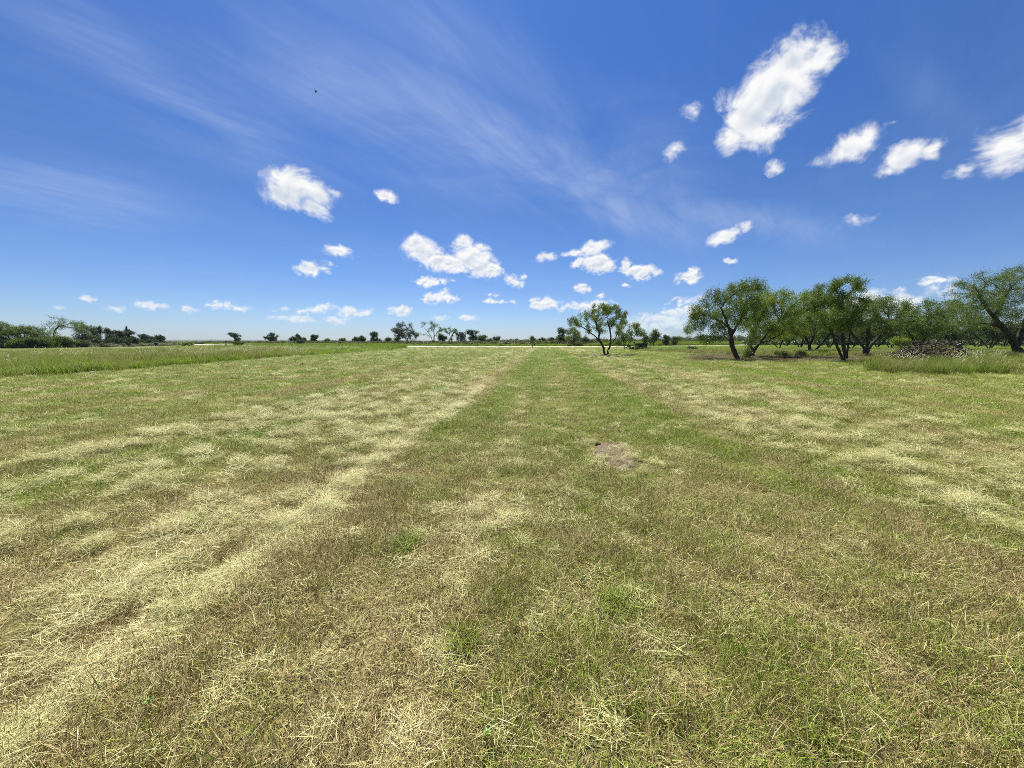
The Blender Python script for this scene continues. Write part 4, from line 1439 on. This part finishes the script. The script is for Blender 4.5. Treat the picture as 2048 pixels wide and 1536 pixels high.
for i, (px, top, hw, Yd, kd) in enumerate([(14, 669, 24, 97, 'mid'), (50, 671, 22, 97, 'light'), (84, 674, 20, 99, 'light'), (108, 667, 20, 102, 'light'), (142, 670, 22, 108, 'light'), (170, 676, 16, 114, 'mid'), (204, 674, 18, 121, 'dark'), (246, 672, 22, 134, 'dark'), (266, 670, 16, 140, 'dark'), (288, 677, 14, 152, 'dark'), (306, 679, 12, 162, 'dark'), (324, 680, 12, 170, 'dark')]):
    x = (px - 1024) / FPX * Yd
    gz = float(H(x, Yd))
    k = Yd / FPX
    h = EYE + (684 - top) * k - gz
    w = hw * k
    rgs = np.random.default_rng(300 + i)
    tr = [[(x, Yd, gz - .1), (x + math.cos(a) * w * .3, Yd + math.sin(a) * w * .3, gz + h * .4)] for a in (0.3, 2.2, 4.4)]
    lb = [((x + rgs.uniform(-.75, .75) * w, Yd + rgs.uniform(-.5, .5) * w, gz + h * rgs.uniform(.25, .72)), (w * .32, w * .32, h * .2)) for _ in range(10)]
    plant('shrub', (x, Yd, gz), tr, lb, shl[i], 'shrub', 300 + i, n_att=220, step=.4, kill=.45, nleaf=7000, leaf=(.24, .13), mat={'dark': M_leaf_d, 'mid': M_brush, 'light': M_shrub}[kd], spread=.26, base_r=.07, group=G_SHR, leaf_r=.2, sides=4)

# dead stub over the belt: a broken trunk
x, Yd = (260 - 1024) / FPX * 145, 145
gz = float(H(x, Yd))
zt = EYE + (684 - 653) * Yd / FPX
pp = np.array([(x, Yd, gz - .1), (x + .1, Yd, gz + (zt - gz) * .4), (x - .05, Yd, gz + (zt - gz) * .8), (x + .15, Yd, zt)])
v, f = tubes(pp - np.array((x, Yd, gz)), np.array([-1, 0, 1, 2]), np.array([.45, .40, .36, .22]), 7)
o = new_mesh('dead_trunk', v, f, M_bark)
o.location = (x, Yd, gz)
tag(o, 'broken dead trunk stub sticking up out of the dense belt trees', 'dead tree')


def bush(px, base_py, top, hw, label, seed, mat, Y, nleaf=2500, leaf=None, group=None, cat='bush'):
    x = (px - 1024) / FPX * Y
    gz = float(H(x, Y))
    k = Y / FPX
    h = EYE + (684 - top) * k - gz
    w = hw * k
    rgs = np.random.default_rng(seed)
    tr = [[(x, Y, gz - .05), (x + math.cos(a) * w * .3, Y + math.sin(a) * w * .3, gz + h * .45)] for a in (0.3, 2.2, 4.4)]
    lb = [((x + rgs.uniform(-.6, .6) * w, Y + rgs.uniform(-.5, .5) * w, gz + h * rgs.uniform(.3, .75)), (w * .35, w * .35, h * .22)) for _ in range(7)]
    return plant('bush', (x, Y, gz), tr, lb, label, cat, seed, n_att=110, step=min(.2, h * .14), kill=min(.24, h * .16), nleaf=nleaf, leaf=leaf or (Y * .0022, Y * .0011), mat=mat, spread=.14, base_r=.03, group=group, leaf_r=.2, sides=4, tip=.006)


bush(478, 695, 680, 12, 'rounded bright green bush against the gravel road at the left', 401, M_shrub, 100, 3500)
bush(372, 693, 682, 22, 'olive bush on the bank where the left belt ends', 402, M_weed, 150, 3500)
bush(1262, 702, 692, 5, 'leafy bush crowding the left end of the dark green box', 403, M_leaf_m, 71.6, 1500)
bush(1274, 702, 692, 5, 'small pale bush in front of the dark green box', 404, M_leaf, 70.6, 1500)
bush(1287, 702, 694, 4, 'small bush at the right front corner of the dark green box', 405, M_leaf_m, 70.8, 1200)
bush(1298, 702, 697, 4, 'low dark bush just right of the dark green box', 406, M_leaf_d, 71.2, 1200)
bush(1257, 697, 689, 3, 'single dark bush on the road edge left of the dark green box', 407, M_leaf_d, 97, 800)
bush(1495, 716, 700, 9, 'leafy regrowth bush at the foot of the forked leaning trunks', 408, M_leaf_m, 37.5, 2600)
bush(1560, 714, 700, 16, 'loose green bush under the bright mesquite', 409, M_leaf, 43, 4200)
bush(1600, 716, 702, 9, 'small dark bush in the shade between two mesquites', 410, M_leaf_d, 42, 2200)
bush(1598, 722, 712, 4, 'tiny dark bush on the shaded lawn edge', 411, M_leaf_d, 36, 900)
bush(1645, 712, 700, 11, 'green bush beside the V-forked mesquite', 412, M_leaf, 46, 2600)
bush(1385, 700, 690, 10, 'bush under the lowest sweeping branches of the grove', 413, M_leaf_m, 66, 1800)
bush(1960, 722, 706, 16, 'weedy green bush right of the heap of dead branches', 414, M_shrub, 36, 4200)
bush(2020, 726, 708, 18, 'wide grey-green bush in front of the leaning trunk', 415, M_brush, 33, 4200)


# ------------------------------------------------------------------ built things
def beveled(name, boxes, mat, parent=None, bev=.02, col=True):
    """boxes: list of (cx,cy,cz,sx,sy,sz[,rotz]) joined into one mesh, edges bevelled"""
    vs, fc = [], []
    for bx in boxes:
        cx, cy, cz, sx, sy, sz = bx[:6]
        a = bx[6] if len(bx) > 6 else 0
        o_ = len(vs)
        for i in (-1, 1):
            for j in (-1, 1):
                for k in (-1, 1):
                    X, Z, Yv = i * sx / 2, k * sz / 2, j * sy / 2
                    vs.append((cx + X * math.cos(a) - Z * math.sin(a), cy + Yv, cz + X * math.sin(a) + Z * math.cos(a)))
        for q in ((0, 1, 3, 2), (4, 6, 7, 5), (0, 4, 5, 1), (2, 3, 7, 6), (0, 2, 6, 4), (1, 5, 7, 3)):
            fc.append([o_ + t_ for t_ in q])
    ob = new_mesh(name, vs, fc, mat, parent=parent)
    if bev:
        md = ob.modifiers.new('bevel', 'BEVEL')
        md.width = bev
        md.segments = 2
    return ob


def place(name, px, Y, label, cat, rz=0.0, group=None):
    x = (px - 1024) / FPX * Y
    return empty(name, (x, Y, float(H(x, Y))), label, cat, group, rz)


# big dark green box right of the lone tree
t = place('utility_box', 1281, 73, 'large dark green metal utility box with bushes against it, right of the lone tree', 'utility box', R(4))
beveled('cabinet', [(0, 0, .68, 1.94, 1.3, 1.12)], M_box, t, .04)
beveled('lid', [(0, 0, 1.285, 2.04, 1.4, .09), (0, 0, 1.345, 1.8, 1.2, .04)], M_box, t, .02)
d_ = beveled('door', [(-.48, -.665, .66, .90, .026, .96)], M_box, t, .01)
beveled('handle', [(.36 - .48, -.69, .68, .04, .03, .16)], M_grey, d_, .005)
d_ = beveled('door', [(.48, -.665, .66, .90, .026, .96)], M_box, t, .01)
beveled('handle', [(-.36 + .48, -.69, .68, .04, .03, .16)], M_grey, d_, .005)
beveled('base_pad', [(0, 0, .04, 2.3, 1.7, .16)], M_conc, t, .02)
t = place('utility_post', 1267, 79, 'short dark post behind the left end of the dark green box', 'post')
beveled('post', [(0, 0, .7, .10, .10, 1.5)], M_post, t, .01)
beveled('cap', [(0, 0, 1.5, .30, .26, .30)], M_post, t, .03)

# slim steel post before the road
t = place('steel_post', 1065.5, 96, 'slim dark steel post with a small side bracket standing before the gravel road', 'post')
beveled('post', [(0, 0, 1.42, .20, .20, 2.95)], M_post, t, .02)
br = beveled('bracket', [(.22, 0, 1.02, .34, .05, .05)], M_post, t, .008)
beveled('box', [(.42, 0, .98, .34, .22, .26)], M_black, br, .02)
beveled('cap', [(0, 0, 2.92, .25, .25, .06)], M_post, t, .01)

# left: dark marker with white tilted board
t = place('marker_post', 455.3, 112, 'black marker post with a tilted white board, left by the gravel road', 'marker post')
beveled('post', [(0, 0, .80, .24, .2, 1.7)], M_black, t, .015)
beveled('cap', [(0, 0, 1.62, .30, .26, .42)], M_black, t, .05)
beveled('board', [(.20, -.14, .95, .22, .03, .9, R(14))], M_white, t, .006)
beveled('side_board', [(-.24, -.06, .78, .12, .03, .34, R(-4))], M_white, t, .006)

# left: half-hidden dark box over the tall grass
t = place('storage_box', 604, 118, 'dark blue-black box with a pale sloping lid half hidden by the tall grass', 'box', R(-6))
beveled('body', [(0, 0, .90, 1.8, 1.2, 1.86)], M_black, t, .03)
beveled('lid', [(-.02, 0, 1.90, 1.94, 1.34, .12, R(4))], M_boxlid, t, .02)
beveled('step', [(-1.35, 0, .60, .9, .9, 1.22)], M_black, t, .03)

# far left: small black box in a grey housing on a slab
t = place('meter_box', 316.5, 150, 'small black box in a grey housing on a pale slab by the left scrub bank', 'utility box', R(5))
beveled('housing', [(0, .12, .82, 1.35, .8, 1.0), (0, -.1, 1.36, 1.5, 1.1, .09)], M_grey, t, .02)
beveled('panel', [(0, -.34, .84, 1.0, .12, .66)], M_black, t, .01)
beveled('base_slab', [(0, 0, .16, 1.7, 1.2, .34)], M_black, t, .02)
beveled('foot_slab', [(-.35, -.3, .03, 2.5, 1.4, .10)], M_conc, t, .02)

# ---- heap of dead branches in the weeds
rg = np.random.default_rng(81)
C0 = np.array((27.2, 25.2))
gz = float(H(*C0))
t = empty('brush_pile', (C0[0], C0[1], gz), 'heap of tangled grey-brown dead branches in the weed patch', 'brush pile')
pos, par, rr_ = [], [], []


def stick(p0, p1, sag, r0, n_=7, kink=.05):
    p0 = np.array(p0)
    p1 = np.array(p1)
    L = np.linalg.norm(p1 - p0)
    for q in range(n_):
        u = q / (n_ - 1)
        p = p0 + (p1 - p0) * u + np.array((0, 0, sag * 4 * u * (1 - u))) + rg.normal(0, kink * L * .12, 3)
        pos.append(p)
        par.append(-1 if q == 0 else len(pos) - 2)
        rr_.append(r0 * (1 - .75 * u) + .003)
    # side twigs
    for _ in range(rg.integers(1, 4)):
        q = rg.integers(1, n_ - 1)
        b0 = len(pos) - n_ + q
        dv_ = rg.normal(0, 1, 3)
        dv_ *= L * rg.uniform(.10, .25) / np.linalg.norm(dv_)
        pos.append(pos[b0] + dv_ * .5)
        par.append(b0)
        rr_.append(r0 * .3)
        pos.append(pos[b0 if False else -1] + dv_ * .5 + rg.normal(0, .03, 3))
        par.append(len(pos) - 2)
        rr_.append(r0 * .15)


for i in range(330):
    a = rg.uniform(0, 2 * np.pi)
    q = math.sqrt(rg.random())
    cx, cy = q * 2.3 * math.cos(a), q * 1.3 * math.sin(a)
    top_z = 1.75 * (1 - (cx / 2.7) ** 2) * (1 - (cy / 1.9) ** 2)
    cz = rg.uniform(.05, max(.12, top_z))
    dirr = rg.normal(0, .35) + (0 if rg.random() < .75 else np.pi / 2)
    L = rg.uniform(.7, 2.3)
    dz_ = rg.normal(0, .12)
    dx_, dy_ = math.cos(dirr) * L / 2, math.sin(dirr) * L / 2
    sg = rg.choice([-1, 1])
    stick((cx - dx_ * sg, cy - dy_, max(.02, cz - dz_ - .12)), (cx + dx_ * sg, cy + dy_, max(.02, cz + dz_ - .15)), rg.uniform(.02, .30), rg.uniform(.008, .030))
v, f = tubes(np.array(pos), np.array(par), np.array(rr_), 5)
o = new_mesh('branches', v, f, M_wood_d, smooth=True, parent=t)
pos, par, rr_ = [], [], []
for (p0, p1, sg, r0) in [((.9, -.5, 1.15), (2.35, -.75, .10), .15, .085), ((-.6, -.6, .95), (1.1, -.7, 1.15), .1, .05), ((-2.3, -.4, .55), (-.3, -.6, 1.0), .22, .045), ((-1.9, -.8, .25), (.6, -.9, .45), .1, .055), ((-.2, -1.0, .3), (2.0, -1.0, .55), .2, .05)]:
    stick(p0, p1, sg, r0, 9, .03)
v, f = tubes(np.array(pos) * (1, 1, 1.3), np.array(par), np.array(rr_), 7)
new_mesh('logs', v, f, M_wood, smooth=True, parent=t)
pos, par, rr_ = [], [], []
stick((1.30, -.4, 1.15), (1.22, -.5, 1.72), 0, .045, 5, .02)
stick((1.28, -.45, 1.4), (1.5, -.5, 1.52), 0, .025, 4, .02)
v, f = tubes(np.array(pos), np.array(par), np.array(rr_), 6)
new_mesh('bleached_stub', v, f, M_palewood, smooth=True, parent=t)

# upright thin dead sapling in front of / behind the pile
x, Yd = (1852 - 1024) / FPX * 27.5, 27.5
gz = float(H(x, Yd))


# ---- small things on the lawn
def lump(name, X, Y, rx, ry, h, mat, label, cat, seed, n_=14, group=None, rz=0.):
    rgl = np.random.default_rng(seed)
    th_ = np.linspace(0, 2 * np.pi, 22, endpoint=False)
    vs = [(0, 0, h)]
    fc = []
    rings = 6
    for i in range(1, rings + 1):
        u = i / rings
        for k, a in enumerate(th_):
            e = 1 + .28 * (fbm(math.cos(a) * 2 + seed, math.sin(a) * 2, 1.0, 3, 1) - .5) * 2
            z = h * (1 - u ** 1.7) * (1 + .9 * (rgl.random() - .5)) - (.03 if i == rings else 0)
            vs.append((math.cos(a) * rx * u * e, math.sin(a) * ry * u * e, z))
    for k in range(22):
        fc.append([0, 1 + k, 1 + (k + 1) % 22])
    for i in range(rings - 1):
        for k in range(22):
            a = 1 + i * 22 + k
            b_ = 1 + i * 22 + (k + 1) % 22
            fc.append([a, a + 22, b_ + 22, b_])
    ob = new_mesh(name, vs, fc, mat, smooth=True)
    ob.location = (X, Y, float(H(X, Y)))
    ob.rotation_euler = (0, 0, rz)
    return tag(ob, label, cat, group)


lump('soil_mound', PATCH_C[0] - .02, PATCH_C[1], .32, .86, .05, M_soil, 'low mound of bare dry soil breaking through the green lawn', 'mound', 501, rz=R(-9))
lump('soil_mound', 4.3, 8.2, .30, .12, .03, M_soil, 'thin smear of bare soil farther back on the lawn than the larger mound', 'mound', 502)


def gpt(px, py):
    d = pix_dir(px, py)
    k = -EYE / d[2]
    return d[0] * k, d[1] * k


for i, (px, py, s_, lb) in enumerate([(605, 731, .30, 'dark clod of soil near the left tall grass field'), (540, 752, .14, 'small dark clod on the lawn left of centre, farther of two'), (1073, 885, .05, 'tiny dark clod left of the bare soil mound'),
                                      (1470, 1097, .045, 'tiny dark clod in the near right lawn'), (418, 742, .12, 'small dark clod close to the edge of the tall grass')]):
    X, Yv = gpt(px, py)
    lump('soil_clod', X, Yv, s_, s_ * .8, s_ * .55, M_clod, lb, 'clod', 520 + i, group='soil clods on the lawn')
# dark burrow clods on the mound
for i, (dx_, dy_, s_, lb) in enumerate([(-.16, .50, .060, 'dark crumbly clod on the far half of the bare soil mound'),
                                        (.20, -.38, .045, 'small dark clod on the near right end of the bare soil mound')]):
    X, Yv = PATCH_C[0] + dx_, PATCH_C[1] + dy_
    o = lump('soil_clod', X, Yv, s_, s_ * .5, s_ * .3, M_clod, lb, 'clod', 540 + i, group='clods on the soil mound')
    o.location.z += .03

# dead straw over the mound
rg = np.random.default_rng(83)
P2 = PATCH_C + rg.normal(0, 1, (70, 2)) * np.array((.20, .52))
put('mound_straw', hay, 8, P2, .50, rg, 'short dead straw lying over the bare soil mound', 'straw', .2, .6, .035)


# bright crabgrass tufts
def crab(px, py, n_, R_, L, label, seed):
    X, Yv = gpt(px, py)
    rgc = np.random.default_rng(seed)
    cents = np.clip(rgc.normal(0, R_ * .42, (7, 2)), -R_ * .8, R_ * .8)
    ps = []
    for c in cents:
        k = n_ // 7
        b_ = np.zeros((k, 3))
        b_[:, :2] = c + rgc.normal(0, .018, (k, 2))
        h = rgc.uniform(.035, .085, k)
        ps.append(ribbons(b_, rgc.random(k) * 6.28, h, rgc.uniform(.6, 2.0, k) * L / .08, rgc.uniform(1.0, 1.6, k), rgc.uniform(.004, .0075, k), rgc, twist=.4))
    v, f, a, b_ = merge(ps)
    ob = new_mesh('crabgrass_clump', v, f, M_crab, {'rnd': a, 'rnd2': b_})
    ob.location = (X, Yv, float(H(X, Yv)) + .005)
    return tag(ob, label, 'grass clump', 'bright crabgrass clumps')


crab(812, 1092, 420, .17, .10, 'bright green crabgrass clump left of the middle of the near lawn', 1)
crab(1228, 1205, 420, .16, .09, 'bright green crabgrass clump right of the middle of the near lawn', 2)
crab(400, 1045, 260, .20, .09, 'thin green crabgrass clump among the left clippings', 3)
crab(690, 905, 260, .40, .10, 'wide flat green clump between hay ridges on the left', 4)
crab(930, 1290, 240, .10, .07, 'dull green grass clump at the bottom centre of the lawn', 5)
crab(1265, 862, 260, .30, .09, 'green clump at the back edge of the bare soil mound', 6)

# tiny broad-leaved weeds with a pale leaf
rg = np.random.default_rng(84)
for i, (px, py) in enumerate([(1193, 1152), (300, 1425), (975, 1488), (1165, 1170)]):
    X, Yv = gpt(px, py)
    vs, fc = [], []
    for k in range(7):
        a = k * .9 + rg.normal(0, .2)
        l = rg.uniform(.014, .028)
        w_ = l * .55
        z0 = rg.uniform(.012, .035)
        ca, sa = math.cos(a), math.sin(a)
        o_ = len(vs)
        for (u, vv, z) in ((0, 0, 0), (.35, .5, .5), (.7, .45, .8), (1, 0, .7), (.7, -.45, .8), (.35, -.5, .5)):
            vs.append((ca * u * l - sa * vv * w_, sa * u * l + ca * vv * w_, z0 * z + .02))
        fc.append([o_ + q for q in range(6)])
    ob = new_mesh('broadleaf_weed', vs, fc, M_weedleaf)
    ob.location = (X, Yv, float(H(X, Yv)) + .02)
    tag(ob, ['fresh green broad-leaved weed right of the lawn centre', 'small green weed in the bottom left of the lawn', 'small green weed at the bottom edge near the centre', 'second fresh weed just below the green broad-leaved one'][i], 'weed')

# ---- the bird
bp = np.array((0, 0, EYE)) + pix_dir(632, 184) / np.linalg.norm(pix_dir(632, 184)) * 24
t = empty('bird', bp, 'lone black bird flying high in the blue sky at the left', 'bird', rz=R(55))
t.scale = (.27,) * 3
prof_ = [(-.24, .01), (-.17, .045), (-.08, .075), (.02, .085), (.10, .07), (.16, .045), (.20, .05), (.235, .04), (.27, .012), (.31, .003)]
vs, fc = [], []
for (yy, r) in prof_:
    for k in range(10):
        a = k * 2 * np.pi / 10
        vs.append((r * math.cos(a), yy, r * .9 * math.sin(a) + (.02 if yy > .14 else 0)))
for i in range(len(prof_) - 1):
    for k in range(10):
        fc.append([i * 10 + k, i * 10 + (k + 1) % 10, (i + 1) * 10 + (k + 1) % 10, (i + 1) * 10 + k])
fc.append(list(range(9, -1, -1)))
fc.append([90 + k for k in range(10)])
o_ = len(vs)
vs += [(-.05, -.20, .0), (.05, -.20, .0), (.10, -.40, -.01), (0, -.37, 0), (-.10, -.40, -.01), (0, -.25, .02)]
fc += [[o_, o_ + 5, o_ + 3, o_ + 4], [o_ + 5, o_ + 1, o_ + 2, o_ + 3], [o_, o_ + 1, o_ + 5]]
new_mesh('body', vs, fc, M_bird, smooth=True, parent=t)
for sd in (-1, 1):
    wp = [(.05, .10, .05), (.13, .14, .18), (.17, .08, .34), (.19, -.06, .46), (.18, -.12, .30), (.14, -.12, .13), (.06, -.09, .04)]
    vs = [(sd * x, y, z) for x, y, z in wp] + [(sd * x, y, z - .018) for x, y, z in wp]
    m = len(wp)
    fc = [list(range(m)), [m + q for q in range(m - 1, -1, -1)]] + [[q, (q + 1) % m, m + (q + 1) % m, m + q] for q in range(m)]
    new_mesh('wing', vs, fc, M_bird, parent=t)

# ------------------------------------------------------------------ the air: even pale haze over the whole plain
vs = [(x, y, z) for x in (-9600, 9600) for y in (-9600, 9600) for z in (-2.6, 17.5)]
haze = new_mesh('haze', vs, [[0, 1, 3, 2], [4, 6, 7, 5], [0, 4, 5, 1], [2, 3, 7, 6], [0, 2, 6, 4], [1, 5, 7, 3]], None)
M_haze = bpy.data.materials.new('haze_air')
M_haze.use_nodes = True
M_haze.node_tree.nodes.clear()
n = NT(M_haze.node_tree)
vp = n.n('ShaderNodeVolumePrincipled')
vp.inputs['Color'].default_value = (.74, .86, 1.0, 1)
vp.inputs['Density'].default_value = .00007
n.put(n.n('ShaderNodeOutputMaterial').inputs['Volume'], vp.outputs[0])
haze.data.materials.append(M_haze)
tag(haze, kind='stuff')
